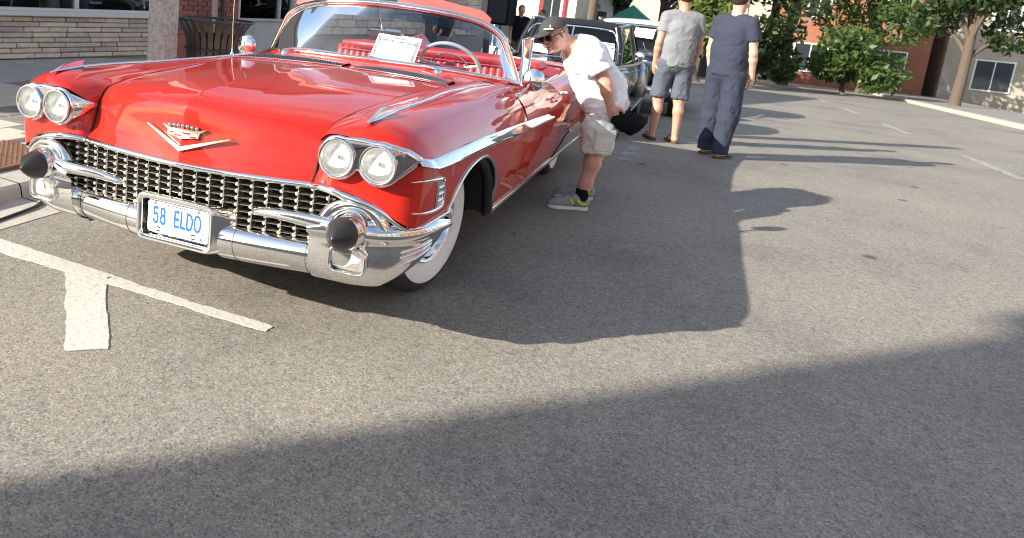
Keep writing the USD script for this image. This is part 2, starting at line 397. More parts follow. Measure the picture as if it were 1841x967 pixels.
        sp = grid(np.array(sp)); obj('side_spear', sp if s == 1 else mirror(sp), CH, car, True)
        # wheel opening: bright lip, dark well
        lip = tube(np.stack([arch[:, 0], 1.008+np.interp(arch[:, 1], *OFFZ), arch[:, 1]], 1), .0095, 8); obj('arch_moulding', lip if s == 1 else mirror(lip), CH, car, True)
        wl = np.stack([np.stack([arch[:, 0]*(1+.02*(y < .9)), np.full(len(arch), y), arch[:, 1]-.006+.012*(y < .9)], 1) for y in (.985, .93, .925, .50)], 1)
        back = np.stack([np.stack([arch[:, 0], np.full(len(arch), .50), arch[:, 1]], 1), np.stack([arch[:, 0], np.full(len(arch), .50), np.full(len(arch), .25)], 1)], 1)
        wm = cat(grid(wl), grid(back)); obj('wheel_well', wm if s == 1 else mirror(wm), MAT['dark_metal'], car, 30)
        fl = tube(np.stack([arch[25:, 0]-.004, np.full(25, .965), arch[25:, 1]-.012], 1), .03, 8, ry=.03); obj('splash_guard', fl if s == 1 else mirror(fl), MAT['black_rubber'], car, True)
        # three bladed air vent trim ahead of the wheel
        vt = []
        vt.append(tube(curve([(.86, .975, .742), (.70, 1.004, .727), (.60, 1.010, .715), (.575, 1.010, .705)], 16), np.linspace(.002, .012, 16), 8))
        vt.append(tube(curve([(.84, .982, .618), (.70, 1.002, .597), (.615, 1.006, .592), (.565, 1.010, .60)], 16), np.linspace(.002, .012, 16), 8))
        vt.append(tube([(.575, 1.011, .71), (.558, 1.011, .66), (.56, 1.010, .60)], .010, 8))
        vt.append(tube([(.64, 1.006, .715), (.622, 1.007, .66), (.62, 1.006, .60)], .007, 8))
        sc = obj('vent_frame', cat(*vt) if s == 1 else mirror(cat(*vt)), CH, car, True)
        bk = grid(np.array([[(.64, 1.009, z), (.565, 1.011, z)] for z in (.712, .60)])); obj('vent_back', bk if s == 1 else mirror(bk), MAT['satin_metal'], sc, True)
        for z in (.682, .655, .628):
            bl = box((.066, .014, .010), (.598, 1.012, z), .004); obj('blade', bl if s == 1 else mirror(bl), CH, sc, 30)
        # crest moulding with its pointed ornament
        cr = np.array([(.69, .778, .946), (.645, .779, .949), (.40, .768, .952), (.155, .751, .950), (-.26, .727, .953), (-.586, .747, .952), (-.90, .784, .950)])
        cr = curve(cr, 40); cm = tube(cr, .008, 8, ry=.007); om = obj('crest_moulding', cm if s == 1 else mirror(cm), CH, car, True)
        fin = sg.Polygon([(.862, .936), (.77, .968), (.71, .978), (.655, .981), (.682, .945), (.80, .938)])
        f1 = move(extr(fin, .012, 'xz', 0.0), (0, .784, 0))
        f2 = tube([(.866, .777, .936), (.78, .778, .944), (.66, .779, .951)], [.004, .016, .010], 10, ry=[.003, .009, .008])
        f3 = grid(np.array([[(.86, .777, .938), (.86, .777, .939)], [(.70, .752, .943), (.70, .803, .943)], [(.665, .765, .949), (.665, .792, .949)]]))
        oo = cat(f1, f2); obj('fender_ornament', oo if s == 1 else mirror(oo), CH, car, 30)
    # cowl between hood and windshield
    gb = np.array([(-.93, 0, .995), (-.945, .25, .993), (-.975, .45, .988), (-1.02, .60, .978), (-1.09, .72, .964), (-1.18, .81, .948), (-1.285, .862, .930)])
    base = curve(gb, 40)
    hr = np.array([(-.606, 0, .961), (-.60, .2, .961), (-.565, .45, .959), (-.52, .58, .957), (-.488, .648, .955), (-.75, .69, .957), (-1.0, .735, .953)])
    fe = np.array([curve(hr[:5], 24)[int(k)] for k in np.linspace(0, 23, 24)])
    fe = np.vstack([fe, curve([(-.49, .651, .955), (-.75, .69, .957), (-.975, .72, .955), (-1.15, .80, .944), (-1.285, .862, .928)], 17)[1:]])
    G = np.stack([fe+(base-fe)*k+np.array([0, 0, .0])*k for k in np.linspace(0, 1, 10)], 1)
    G[..., 2] -= .010*np.sin(np.linspace(0, PI, 10))[None]*np.linspace(1, .2, 40)[:, None]
    P('cowl', cat(grid(G, flip=True), mirror(grid(G, flip=True))), RED, True)
    # rubber in the shut lines
    sl = he[:, [1, 0, 2]]+[0, .004, -.004]
    for s in both:
        obj('hood_seal', tube(curve(sl, 60)*[1, s, 1], .0055, 6), MAT['seal_rubber'], car, True)
        dg = np.vstack([DW[0][:, :]+[.002, -.004, 0], D[0][::-1][1:]+[.002, -.003, -.003]])
        obj('door_seal', tube(dg*[1, s, 1], .0045, 6), MAT['seal_rubber'], car, True)
        dg = np.vstack([DW[-1]+[-.003, -.004, 0], D[-1][::-1][1:]+[-.003, -.003, -.003]])
        obj('door_seal', tube(dg*[1, s, 1], .0045, 6), MAT['seal_rubber'], car, True)
    # cowl vents: dark raised slot with bright slats
    for s in both:
        pth = curve([(-.665, .035, .9655), (-.655, .25, .9645), (-.615, .45, .962), (-.555, .60, .959), (-.515, .655, .957)], 44)*[1, s, 1]
        pr_ = np.sin(np.linspace(.10, PI-.10, 44))[:, None]**.4
        bk_ = pth+np.array([-.052, 0, .021])*pr_; end = pth+np.array([-.15, 0, .012])
        vg = P('cowl_vent', cat(grid(np.stack([pth, pth*.5+bk_*.5+[0, 0, .0], bk_], 1), flip=s > 0)), MAT['cavity'], True)
        fl_ = np.stack([bk_+[0, 0, .001], bk_*.66+end*.34+[0, 0, .003], bk_*.3+end*.7+[0, 0, .001], end-[0, 0, .012]], 1)
        obj('vent_cover', grid(fl_, flip=s > 0), RED, vg, True)
        for i in range(2, 42):
            d = bk_[i]-pth[i]; obj('slat', tube([pth[i]+d*.04+[.001, 0, .003], pth[i]+d*.96+[.001, .012*s, .003]], .0032, 5), MAT['satin_metal'], vg, True)
        obj('vent_rim', tube(np.vstack([pth+[.003, 0, .002]]), .004, 6), CH, vg, True)
    # ---------------- windshield
    hd = np.array([(-1.115, 0, 1.336), (-1.12, .2, 1.332), (-1.155, .40, 1.318), (-1.225, .56, 1.291), (-1.262, .68, 1.245), (-1.278, .752, 1.175), (-1.285, .80, 1.07), (-1.287, .862, .925)])
    top = curve(hd, 40)
    ful = lambda a: np.vstack([(a*[1, -1, 1])[::-1], a[1:]])
    fr_ = P('windshield_frame', tube(ful(top), .019, 14, ry=.024), CH, True)
    obj('base_strip', tube(ful(base)+[0.008, 0, .006], .017, 12, ry=.015), CH, fr_, True)
    inner = ful(top)-[.012, 0, .014]; inner[:, 1] *= .982
    obj('inner_gasket', tube(inner, .011, 8), MAT['black_rubber'], fr_, True)
    gl = np.stack([base*(1-k)+top*k-[.006, 0, .006*k] for k in np.linspace(.0, 1, 14)], 1)
    gl[:, 1:-1, 0] += (.02*np.sin(np.linspace(0, PI, 14)))[None, 1:-1]
    tint = gl[:, 10:]
    wg = P('windshield_glass', cat(grid(gl[:, :11], flip=True), mirror(grid(gl[:, :11], flip=True))), MAT['screen_glass'], True)
    obj('tint_band', cat(grid(gl[:, 10:], flip=True), mirror(grid(gl[:, 10:], flip=True))), MAT['tint_glass'], wg, True)
    vis = np.array
    for s in both:
        # folded-up sun visor standing above the header
        pts = [(-1.19, .03, 1.33), (-1.23, .62, 1.285)]
        pl = sg.Polygon([(.06, 1.325), (.08, 1.372), (.30, 1.385), (.60, 1.335), (.645, 1.30), (.635, 1.272), (.54, 1.29), (.3, 1.318)]).buffer(.012)
        if s == -1: pl = affinity.scale(sg.Polygon([(.10, 1.335), (.085, 1.372), (.12, 1.385), (.40, 1.382), (.62, 1.342), (.66, 1.29), (.55, 1.29), (.3, 1.318)]).buffer(.012), -1, 1, origin=(0, 0))
        vm = extr(pl, .022, 'yz', -1.225); v = vm[0]; v[:, 0] -= (np.abs(v[:, 1])/.7)**2*.05
        so = P('sun_visor', (v, vm[1]), MAT['visor_vinyl'], 40)
        if s == -1:
            obj('mirror_card', box((.004, .16, .016), (-1.205, -.14, 1.360), 0), MAT['paper'], so, False)
        # quarter window post and frame
        vf = cat(tube(curve([(-1.33, .862, .92), (-1.40, .845, 1.06), (-1.46, .822, 1.190)], 12), .010, 8), tube([(-1.46, .822, 1.190), (-1.60, .822, 1.195), (-1.74, .826, 1.192)], .008, 8), tube([(-1.74, .826, 1.192), (-1.62, .846, 1.04), (-1.54, .862, .91)], .008, 8))
        q = obj('quarter_window', vf if s == 1 else mirror(vf), CH, car, True)
        qg = grid(np.array([[(-1.33, .862, .92), (-1.54, .862, .91)], [(-1.40, .845, 1.06), (-1.63, .845, 1.05)], [(-1.46, .822, 1.19), (-1.74, .826, 1.19)]])); obj('pane', qg if s == 1 else mirror(qg), MAT['clear_glass'], q, False)
        # wiper: pivot, arm, blade
        w = cat(lathe([(0, .03), (.018, .026), (.026, .012), (.028, -.01)], 14, 'z', (-.905, .47, .972)))
        arm = tube(curve([(-.905, .47, .995), (-.955, .30, 1.006), (-.965, .12, 1.010), (-.955, -.03, 1.010)] if s == 1 else [(-.905, -.55, .995), (-.945, -.47, 1.012), (-.955, -.28, 1.014), (-.955, -.12, 1.008)], 20), np.linspace(.008, .004, 20), 8)
        if s == -1: w = mirror(move(w, (0, .08, 0)))
        wo = P('wiper', cat(w, arm), CH, True)
        obj('wiper_blade', tube([(-.955, .30, 1.004), (-.958, -.06, 1.006)] if s == 1 else [(-.962, -.45, 1.003), (-.952, -.06, 1.004)], .005, 6), MAT['black_rubber'], wo, True)
    # ---------------- headlights
    for s in both:
        c1, c2 = (.69, .797), (.856, .795)
        po = unary_union([sg.Point(c1).buffer(.084, 24), sg.Point(c2).buffer(.084, 24), sg.Polygon([(.66, .876), (.78, .882), (.90, .872), (.95, .858), (.998, .826), (.97, .79), (.93, .75), (.856, .76), (.69, .76)])]).buffer(-.012).buffer(.012)
        hole = unary_union([sg.Point(c1).buffer(.069, 24), sg.Point(c2).buffer(.069, 24)])
        a = []
        for sh, x in ((0, .0), (.004, .030), (-.006, .042)):
            a.append((po.buffer(sh), x))
        def ringpts(poly, n=160):
            r = poly.exterior if poly.exterior.is_ccw else sg.LinearRing(list(poly.exterior.coords)[::-1])
            # start opposite the tail so that rings match
            c = np.array([r.interpolate(k/n, normalized=True).coords[0] for k in range(n)])
            ang = np.unwrap(np.arctan2(c[:, 1]-.80, c[:, 0]-.79)); k = np.argmin(c[:, 0]); return np.roll(c, -k, 0)
        def lean(yz, x):
            return np.stack([x-.10*np.clip(yz[:, 0]-.76, 0, 1)-.9*np.clip(yz[:, 0]-.90, 0, 1)**1.25+0*yz[:, 0], yz[:, 0], yz[:, 1]], 1)
        rings = [lean(ringpts(po.buffer(-.004)), .86), lean(ringpts(po.buffer(.003)), .885), lean(ringpts(po.buffer(.004)), .902), lean(ringpts(po.buffer(-.001)), .911), lean(ringpts(po.buffer(-.008)), .9125)]
        shell = grid(np.array(rings), cv=True)
        fc = po.buffer(-.008).difference(hole); fm = extr(fc, .001, 'yz'); fv = fm[0]; fv[:, 0] = lean(fv[:, 1:], .9125)[:, 0]
        hb = cat(shell, (fv, fm[1])); bz = obj('headlight_bezel', hb if s == 1 else mirror(hb), CH, car, 35)
        aa = np.linspace(math.radians(75), math.radians(285), 16)
        arc_ = np.stack([np.full(16, .906), c1[0]+.0855*np.cos(aa), c1[1]+.0855*np.sin(aa)], 1); tip_ = np.stack([np.full(16, .80), np.full(16, .563), np.linspace(.813, .799, 16)], 1)
        tl_ = grid(np.stack([arc_*(1-k)+tip_*k+np.array([0, -.012, 0])*math.sin(PI*k) for k in np.linspace(0, 1, 10)])); obj('bezel_tail', tl_ if s == 1 else mirror(tl_), CH, bz, 40)
        for (cy, cz_), dx in ((c1, .0), (c2, -.006)):
            ce = (0, cy, cz_)
            lampring = lathe([(.069, .885+dx), (.072, .912+dx), (.076, .922+dx), (.073, .928+dx), (.066, .924+dx), (.063, .915+dx)], 40, 'x', ce)
            hl = obj('headlight', lampring if s == 1 else mirror(lampring), CH, car, True)
            refl = lathe([(.0, .884+dx), (.02, .886+dx), (.045, .895+dx), (.0655, .912+dx)], 32, 'x', ce); obj('reflector', refl if s == 1 else mirror(refl), MAT['reflector'], hl, True)
            ln = lathe([(.0, .941+dx), (.025, .938+dx), (.045, .931+dx), (.060, .920+dx), (.066, .912+dx)], 32, 'x', ce); obj('lens', ln if s == 1 else mirror(ln), MAT['lens_glass'], hl, True)
            bulb = lathe([(.0, .902+dx), (.009, .900+dx), (.010, .89+dx), (.0, .885+dx)], 12, 'x', ce); obj('bulb', bulb if s == 1 else mirror(bulb), CH, hl, True)
    # ---------------- nose: lip, grille, emblem
    lipc = he[0, [1, 0, 2]]
    lw = ctrl[0]-[0.0, 0, .012]
    lp = curve(lw, 30)
    P('hood_lip', tube(ful(lp), .013, 12, ry=.013, up=(0, 0, 1)), CH, True)
    for s in both:
        sp_ = curve([(.862, .572, .657), (.895, .64, .666), (.905, .72, .658), (.893, .79, .642), (.868, .85, .618), (.845, .90, .585), (.818, .938, .555), (.80, .955, .54)], 40)
        m = cat(tube(sp_, np.r_[np.linspace(.016, .024, 20), np.linspace(.024, .014, 20)], 12, ry=np.r_[np.linspace(.014, .019, 20), np.linspace(.019, .010, 20)]))
        obj('grille_surround', m if s == 1 else mirror(m), CH, car, True)
        edge = tube([(.818, .965, .552), (.76, 1.0, .549), (.6, 1.009, .549), (.46, 1.012, .545)], .006, 8); obj('fender_edge_moulding', edge if s == 1 else mirror(edge), CH, car, True)
    gx = lambda y: .925-.150*np.abs(y)**1.25
    ys = np.arange(-13, 14)*.0635+.0318*0; zs = .640-.0285*np.arange(11)
    gr = obj('grille', grid(np.array([[(gx(y)-.12, y, z) for z in (.66, .30)] for y in np.linspace(-.74, .74, 30)])), MAT['cavity'], car, True)
    yy = np.linspace(-.86, .86, 40)
    for z in zs:
        G = np.array([[(gx(y)-d, y, z+t) for d, t in ((.05, .0013), (.004, .0013), (.004, -.0013), (.05, -.0013))] for y in yy]); obj('grille_bar', grid(G), MAT['grille_metal'], gr, False)
    for y in ys:
        G = np.array([[(gx(y)-d, y+t, z) for d, t in ((.05, .0014), (.006, .0014), (.006, -.0014), (.05, -.0014))] for z in (.652, .345)]); obj('grille_upright', grid(G), MAT['grille_metal'], gr, False)
    stud = lathe([(0, .012), (.006, .0100), (.0088, .0035), (.0080, -.003), (.005, -.008)], 10, 'x')
    for y in ys:
        for z in zs:
            if abs(y) > .80 and z > .60: continue
            if abs(y) < .2 and z < .50: continue
            obj('grille_stud', move(stud, (gx(y), y, z)), MAT['stud_metal'], gr, True)
    hx = lambda y, z: np.interp(z, hc[:4, 1], hc[:4, 0])-.35*.1*abs(y)/.56-.02*(abs(y)/.56)**2.2
    V = []
    for s, tip in ((1, (.225, .790)), (-1, (-.188, .800))):
        vy, vz = -.0, .716
        top_, bot_ = (tip[0], tip[1]), None
        q = np.array([(0, .732), (tip[0]*.97, tip[1]+.003), tip, (0, .713)])
        x0 = .944; V.append(np.array([[(hx(a, b)+o, a, b) for a, b in (q if s == 1 else q)] for o in (.004, .016)]))
    em = []
    for w_ in V:
        v = w_.reshape(-1, 3); em.append(trimesh.convex.convex_hull(v))
    P('v_emblem', cat(*em), MAT['gold_metal'], 20)
    cz0 = .764; cr_ = []
    def ex(poly, o, h):
        m = extr(poly, h, 'yz'); m[0][:, 0] += [hx(a, b)+o for a, b in m[0][:, 1:]]; return m
    cb = sg.Polygon([(-.105, .814), (-.06, .803), (.06, .803), (.115, .812), (.085, .795), (.078, .774), (.03, .770), (0, .762), (-.03, .770), (-.07, .774), (-.075, .795)])
    cre = P('crest_emblem', ex(cb, .002, .014), MAT['gold_metal'], 30)
    for k, y in enumerate(np.linspace(-.066, .066, 7)):
        obj('pearl', move(trimesh.creation.icosphere(1, .0095), (hx(y, .812)+.010, y, .812+.004*(1-(y/.066)**2))), CH, cre, True)
    for (a, b, c, d) in ((-.062, -.035, .783, .789), (.005, .036, .786, .792), (-.035, -.004, .774, .780), (.04, .07, .774, .780)):
        obj('enamel', ex(sg.box(a, c, b, d), .0165, .001), RED, cre, False)
    # ---------------- bumper
    def sect(y):
        k = abs(y)/.6; xf = .962-.085*k**1.6-.05*float(np.clip((.188-abs(y))/.02, 0, 1))
        r = .012*min(1, max(0, (abs(y)-.16)/.06))
        return [(xf-.085, .425), (xf-.05, .432), (xf-.018, .420), (xf-.002, .392), (xf, .360), (xf-.008, .335), (xf-.035, .300), (xf-.075, .276), (xf-.12, .262), (xf-.22, .250)]
    B = np.array([[(x, y, z) for x, z in sect(y)] for y in np.linspace(-.70, .70, 140)])
    B = np.stack([curve(b, 30) for b in B])
    bb = P('bumper_bar', grid(B), CH, True)
    for y in (-.575, -.27, .27, .575):
        q = curve([(x+.001, y, z) for x, z in sect(y)], 30); obj('seam', tube(q, .0009, 6), MAT['seal_rubber'], bb, True)
    # plate housing: nested rounded frames
    def rr(w, h, r, x, z):
        return np.stack([np.full(88, x), *(np.array([rrect(w, h, r).exterior.interpolate(k/88, normalized=True).coords[0] for k in range(88)])+[0, z]).T], 1)
    fr2 = [rr(.50, .20, .05, .885, .405), rr(.43, .21, .045, .93, .408), rr(.385, .205, .035, .966, .412), rr(.365, .186, .028, .972, .412), rr(.340, .158, .02, .966, .412), rr(.330, .150, .015, .94, .412)]
    fr2 = np.array(fr2); s_ = np.linspace(0, 1, 30); tq = np.linspace(0, 1, len(fr2))
    fr2 = Akima1DInterpolator(tq, fr2)(s_)
    P('plate_housing', grid(fr2, cv=True), CH, True)
    pl = P('number_plate', extr(affinity.translate(rrect(.304, .136, .012), .008, .413), .003, 'yz', .948), MAT['plate_white'], 30, label='white number plate with blue characters')
    def plate_text(t, hgt, y, z, mt, name, sx=1.0, bold=False):
        tm = meshkit.text_mesh(t, hgt, .0012, bold); v = np.array(tm.vertices)
        obj(name, (np.stack([.9512+v[:, 2], y+v[:, 0]*sx, z+v[:, 1]], 1), tm.faces), mt, pl, False)
    plate_text('58', .072, -.122, .386, MAT['plate_blue'], 'lettering', .56, True)
    plate_text('ELDO', .072, -.014, .386, MAT['plate_blue'], 'lettering', .535, True)
    for k in range(9): obj('fine_print', box((.0012, .006, .0045), (.9517, -.040+.010*k, .4735)), MAT['ink_grey'], pl, False)
    obj('plate_mark', extr(sg.Polygon([(.118, .352), (.134, .352), (.126, .366)]), .001, 'yz', .9512), MAT['plate_blue'], pl, False)
    obj('plate_rim', tube(np.array([(.9505, a+.008, b+.413) for a, b in rrect(.298, .130, .012).exterior.coords[:-1]]), .002, 6, closed=True), MAT['plate_white'], pl, True)
    for y in (-.108, .108): obj('bolt', lathe([(0, .956), (.006, .955), (.0075, .951)], 12, 'x', (0, y, .474)), CH, pl, True)
    for y in (-.088, .088):
        for z in (.370, .354):
            obj('plate_slot', box((.002, .018, .006), (.9516, y, z)), MAT['ink_black'], pl, False)
    # bumper ends: a section carried round the corner, plus the pointed wing over the grille
    sec = np.array([(-.075, .560), (-.035, .572), (.0, .567), (.026, .550), (.037, .525), (.033, .502), (.018, .487), (.006, .478), (.004, .455), (.004, .425), (.001, .39), (-.008, .352), (-.028, .315), (-.065, .284), (-.12, .264), (-.20, .252)])
    sec = curve(sec, 48)
    bp = curve([(.912, .60), (.910, .66), (.905, .74), (.885, .82), (.845, .89), (.775, .95), (.68, .985), (.58, 1.0), (.47, 1.004)], 70)
    tn = np.gradient(bp, axis=0); tn /= np.linalg.norm(tn, axis=1, keepdims=True); nb = np.stack([tn[:, 1], -tn[:, 0]], 1)
    lo = np.interp(np.linspace(0, 1, 70), [0, .45, .75, 1], [1., .97, .62, .22])
    tuck = np.interp(np.linspace(0, 1, 70), [0, .5, 1], [1, .8, .35])
    hi = np.interp(np.linspace(0, 1, 70), [0, .10, .25, .8, 1], [.55, .9, 1, .85, .55])
    E = np.zeros((70, 48, 3))
    below = sec[:, 1] < .487
    zz = np.where(below[None], .487-(.487-sec[:, 1])[None]*lo[:, None], .487+(sec[:, 1]-.487)[None]*hi[:, None])
    oo = np.where((sec[:, 0] < 0)[None], sec[:, 0][None]*tuck[:, None], sec[:, 0][None])
    E[..., :2] = bp[:, None]+nb[:, None]*oo[..., None]; E[..., 2] = zz
    endcap = np.array([E[0]-[.0, .0, 0], E[0]*[0, 1, 1]+[.80, 0, 0]])
    wp = curve([(.880, .318, .505), (.900, .38, .520), (.912, .47, .530), (.915, .58, .532), (.905, .72, .530)], 40)
    me = cat(grid(E), grid(endcap, flip=True), tube(wp, np.r_[.002, .012, .018, np.linspace(.022, .030, 37)], 18, ry=np.r_[.002, .010, .015, np.linspace(.018, .034, 37)]))
    for s in both:
        be = obj('bumper_end', me if s == 1 else mirror(me), CH, car, 40)
        for k in range(3):
            ii = np.linspace(36, 56, 14).astype(int); jj = [int(np.argmin(np.abs(E[i, :, 2]-(.487-(.487-(.440-.030*k))*lo[i])))) for i in ii]
            rb = tube(E[ii, jj], np.r_[.001, np.full(12, .0075), .001], 8); obj('rib', rb if s == 1 else mirror(rb), CH, be, True)
        # pointed guard with its black rubber tip
        gd = lathe([(.082, .80), (.084, .86), (.080, .91), (.070, .945), (.0625, .962)], 36, 'x', (0, .760, .525)); go = obj('bumper_guard', gd if s == 1 else mirror(gd), CH, car, True)
        cn = lathe([(.0635, .958), (.0645, .968), (.060, .985), (.048, 1.008), (.031, 1.032), (.012, 1.052), (.0, 1.057)], 36, 'x', (0, .760, .525)); obj('rubber_tip', cn if s == 1 else mirror(cn), MAT['black_rubber'], go, True)
        th = np.linspace(math.radians(-12), math.radians(192), 30)
        ar = np.stack([.872-.02*np.cos(th)*1, .765+.120*np.cos(th), .512+.108*np.sin(th)], 1); cl = tube(ar, .030, 14); obj('guard_collar', cl if s == 1 else mirror(cl), CH, go, True)
        # parking lamp under the guard
        lam = np.array([rr(.155, .105, .035, .885, .405), rr(.160, .110, .036, .915, .405), rr(.150, .100, .032, .924, .405), rr(.138, .088, .026, .920, .405), rr(.134, .084, .024, .905, .405)])+[0, .768, 0]
        pk = grid(Akima1DInterpolator(np.linspace(0, 1, 5), lam)(np.linspace(0, 1, 16)), cv=True); po_ = obj('parking_lamp', pk if s == 1 else mirror(pk), CH, car, True)
        pr = extr(affinity.translate(rrect(.136, .086, .024), .768, .405), .002, 'yz', .900); obj('reflector', pr if s == 1 else mirror(pr), MAT['reflector'], po_, 30)
        le = np.array([rr(.136, .086, .024, .905, .405), rr(.11, .062, .02, .924, .405), rr(.05, .02, .008, .930, .405), rr(.004, .002, .0008, .931, .405)])+[0, .768, 0]; lv = grid(le, cv=True); obj('lens', lv if s == 1 else mirror(lv), MAT['lamp_glass'], po_, True)
    # ---------------- wheels
    for x in (0, -3.29):
        for s in both:
            yo = .83
            dl = math.radians(-11 if x == 0 else 0)
            turn = lambda m, s=s, dl=dl, x=x: move(move(move(m if s == 1 else mirror(m), (-x, -s*.74, 0)), (0, 0, 0), dl), (x, s*.74, 0))
            tyre = lathe([(.205, yo-.03), (.23, yo-.012), (.27, yo-.004), (.31, yo-.006), (.335, yo-.016), (.352, yo-.034), (.3615, yo-.055), (.363, yo-.10), (.3615, yo-.155), (.350, yo-.18), (.30, yo-.20), (.21, yo-.19)], 64, 'y', (x, 0, .363))
            wo = obj('wheel', turn(tyre), MAT['tyre_rubber'], car, 40)
            ww = lathe([(.208, yo-.024), (.23, yo-.009), (.27, yo-.0005), (.292, yo-.001), (.306, yo-.004)], 64, 'y', (x, 0, .363)); obj('whitewall', turn(ww), MAT['whitewall'], wo, True)
            rim = lathe([(.212, yo-.03), (.210, yo-.012), (.202, yo-.006), (.192, yo-.018), (.182, yo-.040), (.165, yo-.045), (.15, yo-.030), (.12, yo-.012), (.09, yo-.010), (.06, yo-.0), (.03, yo+.012), (0, yo+.014)], 56, 'y', (x, 0, .363)); obj('hubcap', turn(rim), CH, wo, True)
            for k in range(3):
                gv = lathe([(.3645, yo-.080-.03*k), (.3645, yo-.077-.03*k)], 64, 'y', (x, 0, .363)); obj('tread_groove', turn(gv), MAT['cavity'], wo, True)
    # ---------------- interior
    P('floor_pan', box((3.6, 1.7, .04), (-2.1, 0, .30)), MAT['dark_metal'], False)
    P('firewall', box((.04, 1.66, .6), (-.75, 0, .60)), MAT['cavity'], False)
    ds = np.array([[(-1.0, y, .945), (-1.12, y, .960), (-1.28, y, .948), (-1.36, y, .91), (-1.37, y, .86), (-1.34, y, .70)] for y in np.linspace(-.84, .84, 12)]); ds[..., 0] -= .10*(np.abs(ds[..., 1])/.84)**2
    P('dashboard', grid(np.stack([curve(d, 24) for d in ds])), MAT['red_vinyl_dark'], True)
    ih = trimesh.convex.convex_hull(np.array([(-1.28, .37+a, z) for a in (-.16, .16) for z in (.95, .992)]+[(-1.12, .37+a*.8, z) for a in (-.16, .16) for z in (.95, .975)])); P('instrument_hood', ih, MAT['red_vinyl_dark'], False)
    def bench(x, w, zb, top, name):
        st = P(name, box((.56, w, .20), (x+.30, 0, .50), .05), MAT['red_vinyl'], 30)
        n = 30; a = []
        for k in range(n):
            y = (k+.5)/n*w-w/2
            obj('pleat', tube(curve([(x+.07, y, .58), (x+.03, y, .70), (x-.03, y, top-.06)], 10), w/n*.60, 10, ry=.026, up=(1, 0, .2)), MAT['red_vinyl'], st, True)
        rl = tube(np.stack([np.full(9, x-.03)-.0, np.linspace(-w/2+.03, w/2-.03, 9), np.full(9, top-.045)], 1), np.r_[.02, np.full(7, .045), .02], 14, ry=np.r_[.02, np.full(7, .042), .02]); obj('bolster', rl, MAT['red_vinyl_dark'], st, True)
        obj('back_panel', box((.06, w-.04, top-.5), (x-.09, 0, (top+.40)/2), .02), MAT['red_vinyl_dark'], st, 30)
        obj('piping', tube([(x+.012, -w/2+.03, top-.085), (x+.012, w/2-.03, top-.085)], .007, 6), MAT['red_vinyl_dark'], st, True)
        return st
    bench(-2.16, 1.52, .5, 1.035, 'front_seat'); bench(-2.95, 1.40, .5, .93, 'rear_seat')
    for s in both:
        ip = grid(np.array([[(x, .862, z), (x, .83, z)] for x, z in ((-1.2, .905), (-1.2, .4))])) if False else box((1.55, .05, .52), (-2.05, .835, .63), .02)
        dp = obj('door_panel', ip if s == 1 else mirror(ip), MAT['red_vinyl'], car, 30)
        ar = box((.55, .09, .07), (-1.85, .79, .80), .03); obj('armrest', ar if s == 1 else mirror(ar), MAT['white_vinyl'], dp, 30)
        tr = tube([(-1.56, .866, .905), (-2.2, .862, .878), (-2.75, .845, .888)], .013, 8, ry=.008); obj('window_sill_moulding', tr if s == 1 else mirror(tr), CH, car, True)
        pad = box((.30, .17, .075), (-2.50, .70, .955), .034); so_ = obj('seat_corner', pad if s == 1 else mirror(pad), MAT['red_vinyl'], car, 30)
        wb = box((.26, .16, .14), (-2.50, .70, .85), .03); obj('seat_side', wb if s == 1 else mirror(wb), MAT['white_vinyl'], so_, 30)
        gw = grid(np.array([[(-1.62, .852, .90), (-2.12, .855, .88)], [(-1.72, .828, 1.17), (-1.80, .828, 1.165)]])) if False else None
    bt = np.array([[(x, y, .82+.10*math.sin(min(1, max(0, (x+3.62)/.6))*PI)*(1-.4*(abs(y)/.8)**4)) for x in np.linspace(-3.0, -3.62, 12)] for y in np.linspace(-.82, .82, 20)])
    P('top_boot', grid(bt), MAT['red_vinyl_dark'], True)
    dk = surf([[(-3.5, y, .885-.03*(abs(y)/.8)**2), (-3.9, y, .885-.03*(abs(y)/.8)**2), (-4.3, y, .87-.03*(abs(y)/.8)**2), (-4.55, y, .83), (-4.6, y, .60), (-4.55, y, .40)] for y in np.linspace(-.80, .80, 9)], 20, 24)
    P('trunk_deck', grid(dk), RED, True)
    P('rear_bumper', tube(curve([(-4.3, 1.0, .42), (-4.6, .93, .42), (-4.72, .5, .42), (-4.73, 0, .42), (-4.72, -.5, .42), (-4.6, -.93, .42), (-4.3, -1.0, .42)], 40), .06, 14, ry=.09), CH, True)
    # steering wheel
    wc = np.array([-1.47, .37, .955]); wn = np.array([-.82, 0, .57]); wu = np.cross(wn, [0, 1, 0]); wu /= np.linalg.norm(wu)
    if wu[2] < 0: wu = -wu
    th = np.linspace(0, 2*PI, 48, endpoint=False)
    circ = lambda r: wc+r*(np.cos(th)[:, None]*np.array([0, 1, 0])+np.sin(th)[:, None]*wu)
    sw = P('steering_wheel', tube(circ(.205), .0125, 10, closed=True), MAT['white_vinyl'], True)
    obj('horn_ring', tube(circ(.125)[2:22], .006, 8), CH, sw, True)
    obj('hub', cat(lathe([(0, .05), (.04, .04), (.055, 0)], 20, 'z', (0, 0, 0))) if False else move(trimesh.creation.icosphere(2, .05), wc), MAT['red_vinyl'], sw, True)
    for a in (.25, PI-.25, 1.5*PI):
        d = math.cos(a)*np.array([0, 1, 0])+math.sin(a)*wu; obj('spoke', tube([wc+d*.03, wc+d*.2], .010, 8), MAT['white_vinyl'], sw, True)
    P('steering_column', tube([wc, wc+[.5, 0, -.33]], .028, 12), MAT['red_vinyl_dark'], True)
    # inside mirror
    im = P('inside_mirror', box((.03, .24, .06), (-1.22, .00, 1.150), .014), CH, 30)
